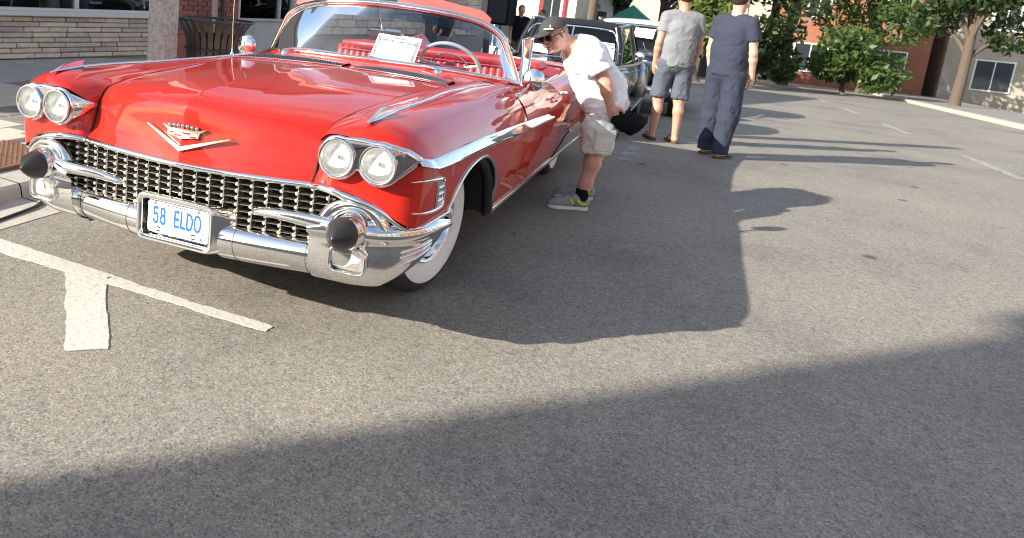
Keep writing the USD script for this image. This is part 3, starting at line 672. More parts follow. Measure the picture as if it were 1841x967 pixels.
    obj('stem', tube([(-1.20, -.02, 1.17), (-1.15, -.025, 1.24), (-1.13, -.03, 1.32)], .006, 8), CH, im, True)
    # outside mirrors and aerial
    for s in both:
        cx = np.array((-1.10, .985, .985)) if s == 1 else np.array((-1.04, .91, .985))
        hd_ = lathe([(0, .045), (.03, .042), (.058, .026), (.066, .004), (.066, -.004), (.060, -.006), (0, -.006)], 28, 'x', cx)
        mo = obj('door_mirror', hd_ if s == 1 else mirror(hd_), CH, car, 40)
        st = cat(tube([(-1.01, .935, .90), (-1.05, .965, .94), (-1.095, .985, .975)], .007, 8), lathe([(.026, 0), (.022, .012), (.010, .018), (0, .02)], 14, 'z', (-1.0, .93, .893)))
        obj('stalk', st if s == 1 else mirror(st), CH, mo, True)
    an = P('aerial', lathe([(.016, 0), (.014, .012), (.006, .03), (.0035, .05)], 10, 'z', (-.60, -.748, .945)), CH, True)
    obj('mast', tube([(-.60, -.748, .97), (-.605, -.755, 1.15), (-.612, -.76, 1.62)], [.0036, .0028, .0018], 6), CH, an, True)
    P('underbody', box((4.2, 1.5, .12), (-2.3, 0, .36)), MAT['dark_metal'], False)
    P('radiator_support', box((.03, 1.0, .34), (.62, 0, .52)), MAT['cavity'], False)
    P('inner_structure', box((.9, .9, .45), (.15, 0, .62)), MAT['cavity'], False)
    return car
mat('stud_metal', (.90, .86, .76), .22, .6)
pane('screen_glass', (.84, .89, .91), 1.36)
build_car()
# ------------------------------------------------------------------ the street
R_ = random.Random(7); RN = np.random.default_rng(7)
def gz(x):
    d = np.maximum(0, -np.asarray(x, float)-5.0); return -.045*d*d/(d+1.2)
MAT['asphalt'] = usdkit.material(stage, '/World/Looks/asphalt', {
    'tc': ('texture_coordinate', {}), 'p': ('principled_bsdf', {'roughness': .74}),
    'vo': ('voronoi_texture', {'scale': 165., 'randomness': 1.0}), 'bw': ('rgb_to_bw', {}), 'r': ('rgb_ramp', {'ramp': [(.10, (.105, .098, .088)), (.32, (.205, .186, .158)), (.64, (.250, .226, .190)), (.88, (.35, .325, .285))]}),
    'ng': ('noise_texture', {'scale': 24., 'detail': 5., 'roughness': .7}), 'rg': ('rgb_ramp', {'ramp': [(.30, (.62, .62, .62)), (.45, (.95, .95, .95)), (.62, (1.08, 1.08, 1.07))]}), 'm0': ('mix_color', {'blend_type': 'multiply', 'fac': 1.0, 'use_clamp': False}),
    'n2': ('noise_texture', {'scale': .9, 'detail': 6., 'roughness': .6}), 'r2': ('rgb_ramp', {'ramp': [(.34, (.74, .74, .75)), (.48, (.98, .98, .97)), (.68, (1.12, 1.10, 1.06))]}), 'm': ('mix_color', {'blend_type': 'multiply', 'fac': 1.0, 'use_clamp': False}),
    'v': ('voronoi_texture', {'scale': 1.9, 'randomness': 1.0}), 'nv': ('noise_texture', {'scale': 14., 'detail': 3.}), 'ad': ('math', {'math_type': 'multiply_add', 'value2': .16}),
    'rs': ('rgb_ramp', {'ramp': [(.145, (.40, .39, .385)), (.185, (1, 1, 1))]}), 'm2': ('mix_color', {'blend_type': 'multiply', 'fac': 1.0}),
    'nc': ('noise_texture', {'scale': 1.6, 'detail': 4.}), 'mv': ('mix_vector', {'fac': .16}), 'vc': ('voronoi_texture', {'scale': .55, 'feature': 'distance_to_edge'}), 'rc': ('rgb_ramp', {'ramp': [(.0, (.38, .37, .36)), (.0045, (.55, .54, .53)), (.009, (1, 1, 1))]}), 'm3': ('mix_color', {'blend_type': 'multiply', 'fac': .12}),
    'b': ('bump', {'strength': .40, 'distance': .003})},
    [('tc.object', x+'.vector') for x in ('vo', 'ng', 'n2', 'v', 'nv', 'nc')]+[('vo.color', 'bw.color'), ('bw.val', 'r.fac'), ('ng.fac', 'rg.fac'), ('r.color', 'm0.a'), ('rg.color', 'm0.b'), ('n2.fac', 'r2.fac'), ('m0.result', 'm.a'), ('r2.color', 'm.b'),
     ('nv.fac', 'ad.value1'), ('v.distance', 'ad.value3'), ('ad.value', 'rs.fac'), ('m.result', 'm2.a'), ('rs.color', 'm2.b'),
     ('tc.object', 'mv.a'), ('nc.color', 'mv.b'), ('mv.result', 'vc.vector'), ('vc.distance', 'rc.fac'), ('m2.result', 'm3.a'), ('rc.color', 'm3.b'), ('m3.result', 'p.base_color'), ('bw.val', 'b.height'), ('b.normal', 'p.normal')], surface='p.BSDF')
mat('concrete', (0.483, 0.443, 0.374), .85, bump=(60, .5, .006), var=(5, (0.345, 0.316, 0.270), .35, .72))
mat('concrete_dark', (.27, .25, .22), .88, bump=(80, .6, .006), var=(7, (.18, .165, .15), .35, .72))
mat('walk_grey', (.43, .405, .36), .9, bump=(120, .4, .004), var=(3, (.34, .32, .285), .35, .72))
mat('paver_tan', (0.529, 0.460, 0.356), .85, bump=(70, .4, .004), var=(6, (0.425, 0.368, 0.287), .35, .72))
mat('paver_tan_light', (0.598, 0.529, 0.425), .85, bump=(70, .4, .004), var=(6, (0.483, 0.425, 0.333), .35, .72))
mat('paver_dark', (0.173, 0.158, 0.143), .85, bump=(70, .4, .004), var=(8, (0.255, 0.232, 0.203), .35, .72))
mat('rust_iron', (.135, .062, .034), .8, bump=(90, .5, .003), var=(12, (.20, .10, .055), .35, .7))
mat('road_paint', (.50, .485, .435), .8, bump=(40, .6, .005), var=(30, (.33, .31, .27), .55, .72))
mat('old_paint', (.36, .36, .35), .8, bump=(50, .6, .004), var=(22, (.18, .175, .165), .42, .60))
mat('mortar', (.20, .185, .165), .95, bump=(90, .6, .004))
STONE = [mat(f'stone_{n}', c, .9, bump=(26, .9, .02), var=(9, d, .38, .70)) for n, c, d in (
    ('buff', (.56, .455, .335), (.43, .345, .255)), ('grey', (.48, .41, .325), (.36, .305, .25)), ('rose', (.45, .345, .275), (.35, .27, .215)), ('cream', (.60, .50, .375), (.46, .38, .285)), ('ochre', (.54, .43, .28), (.44, .355, .25)), ('brown', (.39, .32, .26), (.29, .24, .195)))]
BRICK = [mat(f'brick_{n}', c, .85, bump=(60, .6, .006), var=(20, d, .4, .7)) for n, c, d in (('red', (.30, .085, .05), (.22, .065, .045)), ('dark', (.20, .065, .05), (.14, .05, .04)), ('orange', (.36, .13, .07), (.28, .095, .055)))]
mat('aluminium', (.55, .54, .50), .4, .6)
mat('column_concrete', (.40, .38, .35), .85, bump=(70, .7, .006), var=(34, (.24, .23, .215), .4, .66))
mat('dark_room', (.035, .033, .032), .8)
mat('room_wall', (.12, .115, .11), .8)
mat('bin_slat', (.045, .035, .03), .45, bump=(40, .3, .003), var=(10, (.085, .065, .05), .4, .7))
mat('bin_iron', (.03, .03, .032), .4)

# road, gutter, kerb, sidewalk
xs = np.r_[np.linspace(60, -5, 14), np.linspace(-5.5, -16, 22), np.linspace(-18, -140, 20)]
def sheet(y0, y1, z0, z1, ny=2, dz=0):
    return grid(np.array([[(x, y, float(gz(x))+z0+(z1-z0)*k+dz) for y, k in zip(np.linspace(y0, y1, ny), np.linspace(0, 1, ny))] for x in xs]))
obj('road', sheet(-1.37, 9.4, 0, 0, 8), MAT['asphalt'], None, True, kind='structure')
obj('ground', sheet(-160, 160, 0, 0, 2, -.35), MAT['walk_grey'], None, True, kind='structure')
gt = thing('gutter', 'pale concrete gutter', None); gt.SetCustomDataByKey('kind', 'structure'); gt.ClearCustomDataByKey('label')
sp = np.r_[np.arange(6.2, -8.9, -1.52), [-14, -20, -26]]
def strip(x0, x1, prof):
    q = np.linspace(x0, x1, 2 if x0 > -4 else 8); return grid(np.array([[(x, y, float(gz(x))+z) for y, z in prof] for x in q]))
for a, b in zip(sp[:-1], sp[1:]):
    obj('gutter_slab', strip(a-.006, b+.006, [(-1.362, -.02), (-1.366, .004), (-1.55, .004), (-1.715, .012)]), MAT['concrete'], gt, 30)
kb = thing('kerb', 'x', None); kb.SetCustomDataByKey('kind', 'structure'); kb.ClearCustomDataByKey('label')
for a, b in zip(sp[:-1], sp[1:]):
    obj('kerb_stone', strip(a-.005, b+.005, [(-1.708, -.03), (-1.714, .01), (-1.728, .078), (-1.745, .096), (-1.90, .104), (-1.905, .07)]), MAT['concrete'], kb, 30)
obj('far_kerb', cat(sheet(9.4, 9.4, -.02, .12), sheet(9.4, 9.6, .12, .124)), MAT['concrete'], None, 30, kind='structure')
obj('far_sidewalk', sheet(9.6, 13, .118, .118), MAT['concrete_dark'], None, True, kind='structure')
sw = thing('sidewalk', 'x', None); sw.SetCustomDataByKey('kind', 'structure'); sw.ClearCustomDataByKey('label')
obj('bed', sheet(-1.9, -16, .086, .086, 3), MAT['walk_grey'], sw, True)
def slab(x0, x1, y0, y1, z, m, name='paver'):
    j = .006; q = [(x0+j, y0+j), (x1-j, y0+j), (x1-j, y1-j), (x0+j, y1-j)]
    dz = R_.uniform(-.0015, .0015); c = .005
    top = [(x+(c if x < (x0+x1)/2 else -c), y+(c if y < (y0+y1)/2 else -c), z+dz) for x, y in q]; low = [(x, y, z-.004) for x, y in q]; bot = [(x, y, z-.03) for x, y in q]
    v = np.array(bot+low+top); f = [[8, 9, 10, 11]]+[[i+k, i+(k+1) % 4, i+4+(k+1) % 4, i+4+k] for i in (0, 4) for k in range(4)]
    obj(name, (v, np.array(f)), m, sw, False)
y = -1.905; rowk = 0
while y > -4.75:
    w = .36; dark_row = -3.86 < y-w/2 < -3.46
    x = 1.2-(.18 if rowk % 2 else 0)
    while x > -3.3:
        L = .36
        xm = (x-L/2); dark = dark_row or (-1.40 < xm < -1.02) or (-2.95 < xm < -2.6)
        if not (-.62 < xm < .75 and -2.66 < y-w/2 < -2.05):
            slab(x-L, x, y-w, y, .112, MAT['paver_dark'] if dark else (MAT['paver_tan'] if R_.random() < .6 else MAT['paver_tan_light']))
        x -= L
    y -= w; rowk += 1
tp = thing('tree_grate', 'rusty brown textured iron plate set in the pale pavers by the kerb', 'iron plate', (0, 0, 0))
obj('plate', box((1.42, .64, .05), (.08, -2.36, .086), .004), MAT['rust_iron'], tp, False)
obj('stud_rows', cat(*[move((np.array([(-.01, -.01, 0), (.01, -.01, 0), (.01, .01, 0), (-.01, .01, 0), (0, 0, .008)]), np.array([[0, 1, 4], [1, 2, 4], [2, 3, 4], [3, 0, 4]])), (-.60+.045*i, -2.64+.045*k, .111)) for i in range(31) for k in range(13)]), MAT['rust_iron'], tp, False, kind='stuff')
cb = obj('cable', tube(curve([(.95, -1.42, .012), (.55, -1.47, .012), (.30, -1.50, .014), (.12, -1.56, .014), (.02, -1.66, .03), (-.02, -1.74, .11), (-.2, -2.05, .122), (-.9, -2.2, .122)], 50), .009, 8), MAT['black_rubber'], None, True)
tag(cb, 'thin black cable lying along the gutter beside the kerb', 'cable')
# worn painted lines
def paint(poly, m, name, z=.0042, rag=.009, seed=0, label=None, catg=None):
    g = np.random.default_rng(seed)
    ext = sg.LineString(poly.exterior.coords); n = int(ext.length/.012); c = np.array([ext.interpolate(k/n, normalized=True).coords[0] for k in range(n)])
    q = (meshkit.fbm(np.c_[c*7, np.full(n, seed)], 6)-.5)*rag*3.4+g.normal(0, rag*.13, n)
    ce = np.array(poly.centroid.coords[0]); t_ = np.roll(c, -1, 0)-np.roll(c, 1, 0); t_ /= np.maximum(np.linalg.norm(t_, axis=1, keepdims=True), 1e-9)
    c2 = c+np.stack([t_[:, 1], -t_[:, 0]], 1)*q[:, None]
    p = sg.Polygon(c2).buffer(0)
    x0, y0, x1, y1 = p.bounds
    for _ in range(int(p.area*28)):
        h = np.array([g.uniform(x0, x1), g.uniform(y0, y1)]); r = g.uniform(.004, .018)
        a = np.linspace(0, 2*PI, 9)[:-1]; p = p.difference(sg.Polygon(h+np.stack([np.cos(a)*r*g.uniform(.6, 2.2), np.sin(a)*r], 1)*g.uniform(.7, 1.2, (8, 1))))
    m_ = extr(p, .003, 'xy', z-.003)
    m_[0][:, 2] += gz(m_[0][:, 0])
    return obj(name, m_, m, None, False, kind='structure')
paint(unary_union([sg.Polygon([(.70, -1.36), (.76, -.5), (.80, .05), (.803, .42), (.872, .42), (.865, .05), (.858, -.45), (.845, -1.36)]), sg.Polygon([(.83, -.70), (.858, -.43), (1.054, -.269), (1.36, .02), (1.46, -.11), (1.152, -.40)])]), MAT['road_paint'], 'road_marking', seed=3)
for k, (a, b, w) in enumerate(((-4.50, -4.68, .12), (-4.80, -5.12, .13), (-5.16, -5.6, .13))):
    paint(sg.Polygon([(a, 1.29-w/2), (b, 1.31-w/2), (b-.02, 1.31+w/2), (a-.03, 1.29+w/2)]), MAT['old_paint'], 'road_marking', rag=.010, seed=20+k)
paint(sg.Polygon([(-5.2, .60), (-5.32, .60), (-5.32, 1.15), (-5.2, 1.15)]), MAT['old_paint'], 'road_marking', rag=.010, seed=31)
for k in range(6):
    paint(sg.box(-10.5-6*k, 5.3, -8-6*k, 5.42), MAT['old_paint'], 'road_marking', rag=.01, seed=40+k)

# ---- stone-fronted shop along the sidewalk; s runs away from the camera along its wall, d towards the street
WA = np.array([-4.045, -6.405]); WT = np.array([-.98063, .19588]); WN = np.array([.19588, .98063])
WRZ = math.atan2(WT[1], WT[0])
def WL(s, d, z):
    q = WA+np.multiply.outer(np.asarray(s, float), WT)+np.multiply.outer(np.asarray(d, float), WN); return np.concatenate([q, np.broadcast_to(np.asarray(z, float)[..., None], q.shape[:-1]+(1,))], -1)
def wbox(s0, s1, d0, d1, z0, z1, b=0.0, jit=None):
    v, f = box((s1-s0, d1-d0, z1-z0), ((s0+s1)/2, (d0+d1)/2, (z0+z1)/2), b)
    if jit is not None: v = v+jit.normal(0, .0035, v.shape)*[1, .9, 1]
    return WL(v[:, 0], v[:, 1], v[:, 2]), f[:, ::-1]
shop = thing('stone_shop', 'shop with a low wall of long buff stones under wide windows', 'shop')
core = obj('wall', cat(wbox(-7.6, 3.0, -.30, -.035, -.2, .655), wbox(3.0, 4.42, -.3, -.022, -.3, 4.8), wbox(5.9, 14, -.3, -.03, -1.0, 4.8), wbox(-7.6, 3.0, -.3, -.0, 2.5, 4.8), wbox(4.42, 5.9, -.3, -.05, 2.4, 4.8),
    wbox(-7.7, -7.6, -6, 0, -.2, 4.8), wbox(13.9, 14, -6, -.3, -1, 4.8)), MAT['mortar'], shop, False)
obj('roof', wbox(-7.8, 14.1, -6.1, .12, 4.8, 5.0), MAT['concrete_dark'], shop, False)
obj('room', cat(wbox(-7.5, 13.8, -3.6, -3.5, -.8, 4.8), wbox(-7.5, 6, -3.5, -.3, .05, .10), wbox(-7.5, 6, -3.5, -.3, 2.6, 2.7)), MAT['dark_room'], shop, False)
def stones(s0, s1, z0, z1, rows, lo, hi, seed):
    g = np.random.default_rng(seed); rh = (z1-z0)/rows
    for r in range(rows):
        s = s0-g.uniform(0, .2)
        while s < s1:
            L = g.uniform(lo, hi); a, b = max(s, s0)+.004, min(s+L, s1)-.004; s += L
            if b-a < .05: continue
            v, f = box((b-a, .07, rh-.009), ((a+b)/2, -.03+g.uniform(-.006, .010), z0+(r+.5)*rh), .008)
            m = trimesh.Trimesh(v, f, process=False).subdivide(); v, f = np.array(m.vertices), np.array(m.faces)
            v = v+np.stack([(meshkit.fbm(v*11+7*k, 3, seed)-.5) for k in range(3)], 1)*[.010, .022, .008]
            obj('stone', (WL(v[:, 0], v[:, 1], v[:, 2]), f[:, ::-1]), STONE[g.choice(6, p=[.34, .20, .12, .22, .06, .06])], core, 35)
stones(-1.6, 3.0, .10, .655, 8, .28, .62, 5)
stones(5.9, 13.6, .42, 1.62, 8, .30, .60, 6)
obj('sill', wbox(-7.6, 3.0, -.12, .06, .660, .728, .012), MAT['aluminium'], shop, 30)
for s0, s1 in ((-7.6, -2.0), (-2.0, 1.18), (1.18, 3.0)):
    fr_ = obj('window_frame', cat(wbox(s0+.002, s1-.002, -.10, -.03, .73, .77), wbox(s0+.002, s1-.002, -.10, -.03, 2.44, 2.498), wbox(s0+.002, s0+.036, -.10, -.03, .772, 2.438), wbox(s1-.036, s1-.002, -.10, -.03, .772, 2.438)), MAT['aluminium'], shop, False)
    obj('pane', wbox(s0+.036, s1-.036, -.068, -.064, .772, 2.438), MAT['window_glass'], fr_, False)
# brick pier
g = np.random.default_rng(9)
for r in range(17):
    z = .42+.076*r; s = 3.04-(.105 if r % 2 else 0)
    while s < 4.40:
        a, b = max(s, 3.04)+.005, min(s+.21, 4.40)-.005; s += .215
        if b-a < .03: continue
        obj('brick', wbox(a, b, -.06, g.uniform(-.004, .004), z+.005, z+.071, .003), BRICK[g.choice(3, p=[.5, .3, .2])], core, False)
obj('bricks_below', wbox(3.04, 4.40, -.06, .0, -.1, .415), BRICK[0], core, False)
obj('downpipe', tube(WL(np.full(2, 3.98), np.full(2, .06), np.array([.0, 4.8])), .035, 12), MAT['bin_iron'], shop, True)
obj('pilaster', wbox(3.78, 3.92, -.06, .012, .30, 4.8, .006), MAT['visor_vinyl'] if False else STONE[2], core, False)
# grey panelled door and display window beside it
dw = obj('doorway', cat(wbox(4.42, 5.9, -.10, -.02, -.3, .655), wbox(4.42, 5.9, -.11, .01, .66, .70), wbox(4.42, 4.47, -.10, -.0, .70, 2.4), wbox(5.50, 5.54, -.10, -.0, .70, 2.4), wbox(5.86, 5.9, -.10, -.0, .70, 2.4)), MAT['walk_grey'], shop, False)
obj('pane', wbox(4.47, 5.50, -.06, -.055, .70, 2.4), MAT['window_glass'], dw, False); obj('pane', wbox(5.54, 5.86, -.06, -.055, .70, 2.4), MAT['window_glass'], dw, False)
# things behind the shop window
st = thing('bar_stool', 'white seated stool behind the shop window', 'stool', WL(np.array(1.75), np.array(-.55), np.array(.10)))
obj('seat', lathe([(0, .76), (.19, .76), (.205, .745), (.20, .725), (0, .72)], 24, 'z'), MAT['white_vinyl'], st, True)
for a in range(4): obj('leg', tube([(.08*math.cos(a*PI/2), .08*math.sin(a*PI/2), .72), (.20*math.cos(a*PI/2), .20*math.sin(a*PI/2), 0)], .012, 8), MAT['bin_iron'], st, True)
wc_ = thing('wire_chair', 'wire backed chair with a hooped frame behind the shop window', 'chair', WL(np.array(.62), np.array(-.55), np.array(.10)))
obj('seat', lathe([(0, .47), (.2, .47), (.21, .455), (0, .44)], 20, 'z'), MAT['bin_iron'], wc_, True)
obj('back', tube(curve([(-.2, .1, .47), (-.21, .14, .8), (0, .16, .62+.35), (.21, .14, .8), (.2, .1, .47)], 30), .011, 8), MAT['aluminium'], wc_, True)
for sx in (-1, 1):
    for sy in (-1, 1): obj('leg', tube([(sx*.14, sy*.14, .45), (sx*.19, sy*.19, 0)], .011, 8), MAT['bin_iron'], wc_, True)
cu = obj('curtain', tube(WL(np.linspace(1.02, 1.04, 2), np.full(2, -.42), np.array([.10, 2.4])), .13, 14), MAT['column_concrete'], None, True); tag(cu, 'grey draped roller blind standing behind the shop window', 'blind')

# ---- concrete column and slatted litter bin on the sidewalk
pc = thing('concrete_column', 'square grey concrete lamp column with a chamfered corner standing on the sidewalk', 'column', (-2.645, -2.8, .112), math.radians(-6))
q = sg.box(-.106, -.106, .106, .106).buffer(-.018, join_style=2).buffer(.018, cap_style=3, join_style=3)
obj('shaft', extr(q, 5.2, 'xy', 0), MAT['column_concrete'], pc, False)
obj('footing', extr(q.buffer(.05, join_style=2), .05, 'xy', 0), MAT['concrete_dark'], pc, False)
bn = thing('litter_bin', 'dark litter bin of slats flaring to an iron rim beside the concrete column', 'litter bin', (-3.20, -2.6, .112))
nS = 26
for k in range(nS):
    a = 2*PI*k/nS; d = np.array([math.cos(a), math.sin(a), 0]); t_ = np.array([-math.sin(a), math.cos(a), 0])
    pf = curve([(.255, .06), (.262, .35), (.268, .62), (.30, .74), (.385, .86)], 14)
    w = .026
    P_ = np.array([[d*r+t_*w*e+[0, 0, z] for e in (-1, 1)] for r, z in pf]); P2 = np.array([[d*(r-.008)+t_*w*e+[0, 0, z] for e in (1, -1)] for r, z in pf])
    obj('slat', cat(grid(np.concatenate([P_, P2], 1), cv=True)), MAT['bin_slat'], bn, False)
for r, z, w in ((.388, .862, .011), (.276, .58, .012), (.262, .10, .012)):
    th = np.linspace(0, 2*PI, 48, endpoint=False); obj('hoop', tube(np.stack([r*np.cos(th), r*np.sin(th), np.full(48, z)], 1), w, 8, closed=True), MAT['bin_iron'], bn, True)
obj('liner', lathe([(0, .05), (.235, .05), (.24, .70), (.23, .72)], 30, 'z'), MAT['cavity'], bn, True)

# ---- second building down the sidewalk side nearer the camera and the row across the street
def block(name, label, x0, x1, y0, y1, h, wallm, face, rows, cols, w, wh, trim, z0=.0, sill=.9, step=None, group=None, base=None):
    """Plain street building with windows on the faces listed: '+y', '-y', '+x'."""
    b = thing(name, label, 'building', ((x0+x1)/2, (y0+y1)/2, z0), group=group)
    cx, cy = (x1-x0)/2, (y1-y0)/2
    obj('wall', box((2*cx, 2*cy, h), (0, 0, h/2)), wallm, b, False)
    obj('cornice', box((2*cx+.3, 2*cy+.3, .28), (0, 0, h+.14), .05), trim, b, False)
    if base is not None: obj('base_course', box((2*cx+.06, 2*cy+.06, .5), (0, 0, .25)), base, b, False)
    step = step or (h-.6)/rows
    for fc in face:
        L = 2*cx if fc[1] == 'y' else 2*cy; n = cols if fc[1] == 'y' else max(1, int(cols*cy/cx))
        for r in range(rows):
            for c in range(n):
                u = -L/2+(c+.5)*L/n; z = sill+r*step+wh/2
                ww = w*(1.6 if r == 0 else 1)
                if fc == '-y': tr = lambda s_, o: (box((s_[0], s_[1], s_[2]), (u, -cy-o, z)))
                elif fc == '+y': tr = lambda s_, o: (box((s_[0], s_[1], s_[2]), (u, cy+o, z)))
                else: tr = lambda s_, o: (box((s_[1], s_[0], s_[2]), (cx+o, u, z)))
                f_ = obj('window', tr((ww+.16, .10, wh+.16), .03), trim, b, False)
                obj('pane', tr((ww, .03, wh), .072), MAT['far_glass'], f_, False)
                obj('sash_bar', tr((.05, .02, wh), .094), trim, f_, False)
    return b
mat('far_glass', (.03, .04, .045), .06, spec=.8)
mat('brick_far', (.34, .13, .075), .85, bump=(40, .5, .01), var=(3, (.26, .10, .06), .35, .7))
mat('stone_far', (.42, .36, .28), .85, bump=(20, .5, .01), var=(2, (.33, .28, .22), .35, .7))
mat('white_far', (.72, .69, .63), .8, var=(2, (.62, .59, .54), .35, .7))
mat('cream_far', (.55, .47, .36), .8, var=(2, (.46, .39, .30), .35, .7))
mat('trim_white', (.72, .71, .68), .6)
mat('trim_dark', (.08, .075, .07), .6)
mat('red_trim', (.28, .02, .03), .5)
block('corner_building', 'tall pale stone building standing past the gap beside the sidewalk', 12.6, 24, -9.2, -6.8, 8.5, MAT['stone_far'], ('+y',), 2, 5, 1.1, 1.7, MAT['trim_white'])
rowb = ((16, 30, 'brick_far', 7.5, 'red brick building across the street nearest the camera'), (4, 15.7, 'stone_far', 6.2, 'pale stone building across the street between two brick ones'), (-9, 3.7, 'brick_far', 7.2, 'long red brick building across the street opposite the parked cars'), (-21, -9.3, 'cream_far', 6.0, 'cream painted building across the street farther down the hill'))
for x0, x1, m, h, lab in rowb:
    block('street_building', lab, x0, x1, 13.0, 22, h, MAT[m], ('-y',), 2, 5, 1.1, 1.7, MAT['trim_white'], z0=float(gz(x0))-.3, sill=1.2)

# ---- trees
mat('bark', (.10, .075, .055), .9, bump=(18, .9, .03))
def leafmat(name, c, t_):
    MAT[name] = usdkit.material(stage, '/World/Looks/'+name, {'d': ('principled_bsdf', {'base_color': c, 'roughness': .5}), 't': ('translucent_bsdf', {'color': t_}), 'm': ('mix_closure', {'fac': .35})}, [('d.BSDF', 'm.closure1'), ('t.BSDF', 'm.closure2')], surface='m.closure')
leafmat('leaf_dark', (.030, .055, .016), (.07, .12, .02)); leafmat('leaf_mid', (.055, .095, .022), (.13, .20, .03)); leafmat('leaf_light', (.12, .16, .035), (.26, .32, .05)); leafmat('blossom', (.36, .13, .22), (.4, .15, .25))
def tree(label, x, y, h, r, lm, seed, n=5200, trunk_h=.3, cat_='tree', name='tree', leaf=.16):
    g = np.random.default_rng(seed); z0 = float(gz(x))-.05
    t = thing(name, label, cat_, (x, y, z0))
    tr = [tube(curve([(0, 0, 0), (g.normal(0, .1), g.normal(0, .1), h*trunk_h), (g.normal(0, .2), g.normal(0, .2), h*.8)], 16), np.linspace(.05*h**.75, .012*h, 16), 10)]
    C = []
    for k in range(13):
        a = g.uniform(0, 2*PI); rr_ = r*g.uniform(.25, .72); zz = h*g.uniform(trunk_h+.12, .92)
        c = np.array([rr_*math.cos(a)*(1.1-zz/h*.5), rr_*math.sin(a)*(1.1-zz/h*.5), zz]); C.append((c, r*g.uniform(.28, .46)))
        tr.append(tube(curve([(0, 0, zz*.62), c*[.5, .5, 0]+[0, 0, zz*.85], c], 8), np.linspace(.03*h**.7, .008, 8), 6))
    obj('trunk', cat(*tr), MAT['bark'], t, True)
    P_ = []
    for c, rr_ in C:
        m = n//13; d = g.normal(size=(m, 3)); d /= np.linalg.norm(d, axis=1, keepdims=True)
        P_.append(c+d*rr_*g.uniform(.35, 1.0, (m, 1))**.6*[1, 1, .8])
    P_ = np.vstack(P_); m = len(P_)
    u = g.normal(size=(m, 3)); u /= np.linalg.norm(u, axis=1, keepdims=True); w = np.cross(u, g.normal(size=(m, 3))); w /= np.linalg.norm(w, axis=1, keepdims=True)
    L = leaf*g.uniform(.6, 1.3, (m, 1))
    V = np.stack([P_-u*L, P_+w*L*.45, P_+u*L, P_-w*L*.45], 1).reshape(-1, 3); F = (np.arange(m)[:, None]*4+[0, 1, 2, 3])
    obj('crown', (V, F), lm, t, False)
    return t
# ------------------------------------------------------------------ people
def skinmat(name, c):
    mat(name, c, .48, var=(38, tuple(x*.80 for x in c), .40, .75), bump=(120, .15, .001), extra={'subsurface_weight': .12, 'subsurface_scale': .01})
skinmat('skin_pink', (.56, .30, .22)); skinmat('skin_tan', (.50, .29, .20)); skinmat('skin_fair', (.60, .37, .28))
mat('cloth_white', (.80, .80, .79), .85, bump=(240, .3, .001)); mat('cloth_khaki', (.68, .65, .57), .9, bump=(240, .35, .001), var=(10, (.58, .55, .48), .35, .7), spec=.2)
mat('cloth_black', (.010, .010, .011), .95, bump=(200, .4, .002), spec=.12); mat('cloth_charcoal', (.040, .042, .044), .85, bump=(200, .4, .002)); mat('cloth_grey', (.20, .21, .225), .9, bump=(240, .3, .001)); mat('cloth_slate', (.085, .10, .125), .9, bump=(240, .3, .001))
mat('cloth_navy', (.025, .032, .055), .9, bump=(240, .3, .001)); mat('denim', (.08, .13, .22), .9, bump=(240, .4, .001), var=(9, (.13, .19, .29), .4, .7)); mat('cloth_olive', (.10, .10, .07), .9)
mat('shoe_grey', (.24, .25, .265), .5, bump=(160, .4, .001)); mat('shoe_lime', (.45, .60, .05), .5); mat('shoe_sole', (.70, .70, .66), .6); mat('sandal_brown', (.08, .05, .035), .7)
mat('hair_dark', (.03, .02, .015), .6, bump=(70, .8, .004)); mat('hair_red', (.35, .10, .04), .6, bump=(70, .8, .004)); mat('hair_grey', (.22, .20, .18), .7, bump=(90, .8, .004))
mat('lens_dark', (.006, .006, .007), .06); mat('lip', (.42, .17, .14), .5)
V3 = lambda *a: np.array(a, float)
nrm = lambda v: np.asarray(v, float)/np.linalg.norm(v)
def hand_sd(p, w, d, n, side, curl=.5, grip=False):
    """Palm, four bent fingers of unequal length and a thumb off the palm's side; w wrist, d along the hand, n towards the palm's inside."""
    d = nrm(d); n = nrm(n-d*(n@d)); a = np.cross(d, n)*side
    D = ell(p, w+d*.048, (.050, .039, .017), np.stack([d, a, n]))
    D = smin(D, cone(p, w-d*.02, w+d*.03, .026, .028), .02)
    for k, (o, L) in enumerate(((.029, .066), (.010, .074), (-.009, .070), (-.027, .056))):
        b = w+d*.080+a*o; ang = 0.; q = b; pts = [(w+d*.05+a*o*.8, .0105), (b, .0098)]
        for sgm in (.45, .32, .23):
            ang += curl*(1.05 if sgm < .45 else .8); q = q+(d*math.cos(ang)+n*math.sin(ang)+a*o*.6)*L*sgm*1.2; pts.append((q, .0090-.0012*len(pts)*.3))
        D = smin(D, chain(p, pts, .004), .006)
    t0 = w+d*.022+a*.028; t1 = t0+(d*.55+a*.75+n*.35)*.036; t2 = t1+(d*.85+a*.15+n*.45)*.034
    return smin(D, chain(p, [(w+d*.02+a*.012, .016), (t0, .0135), (t1, .0115), (t2, .0095)], .006), .008)
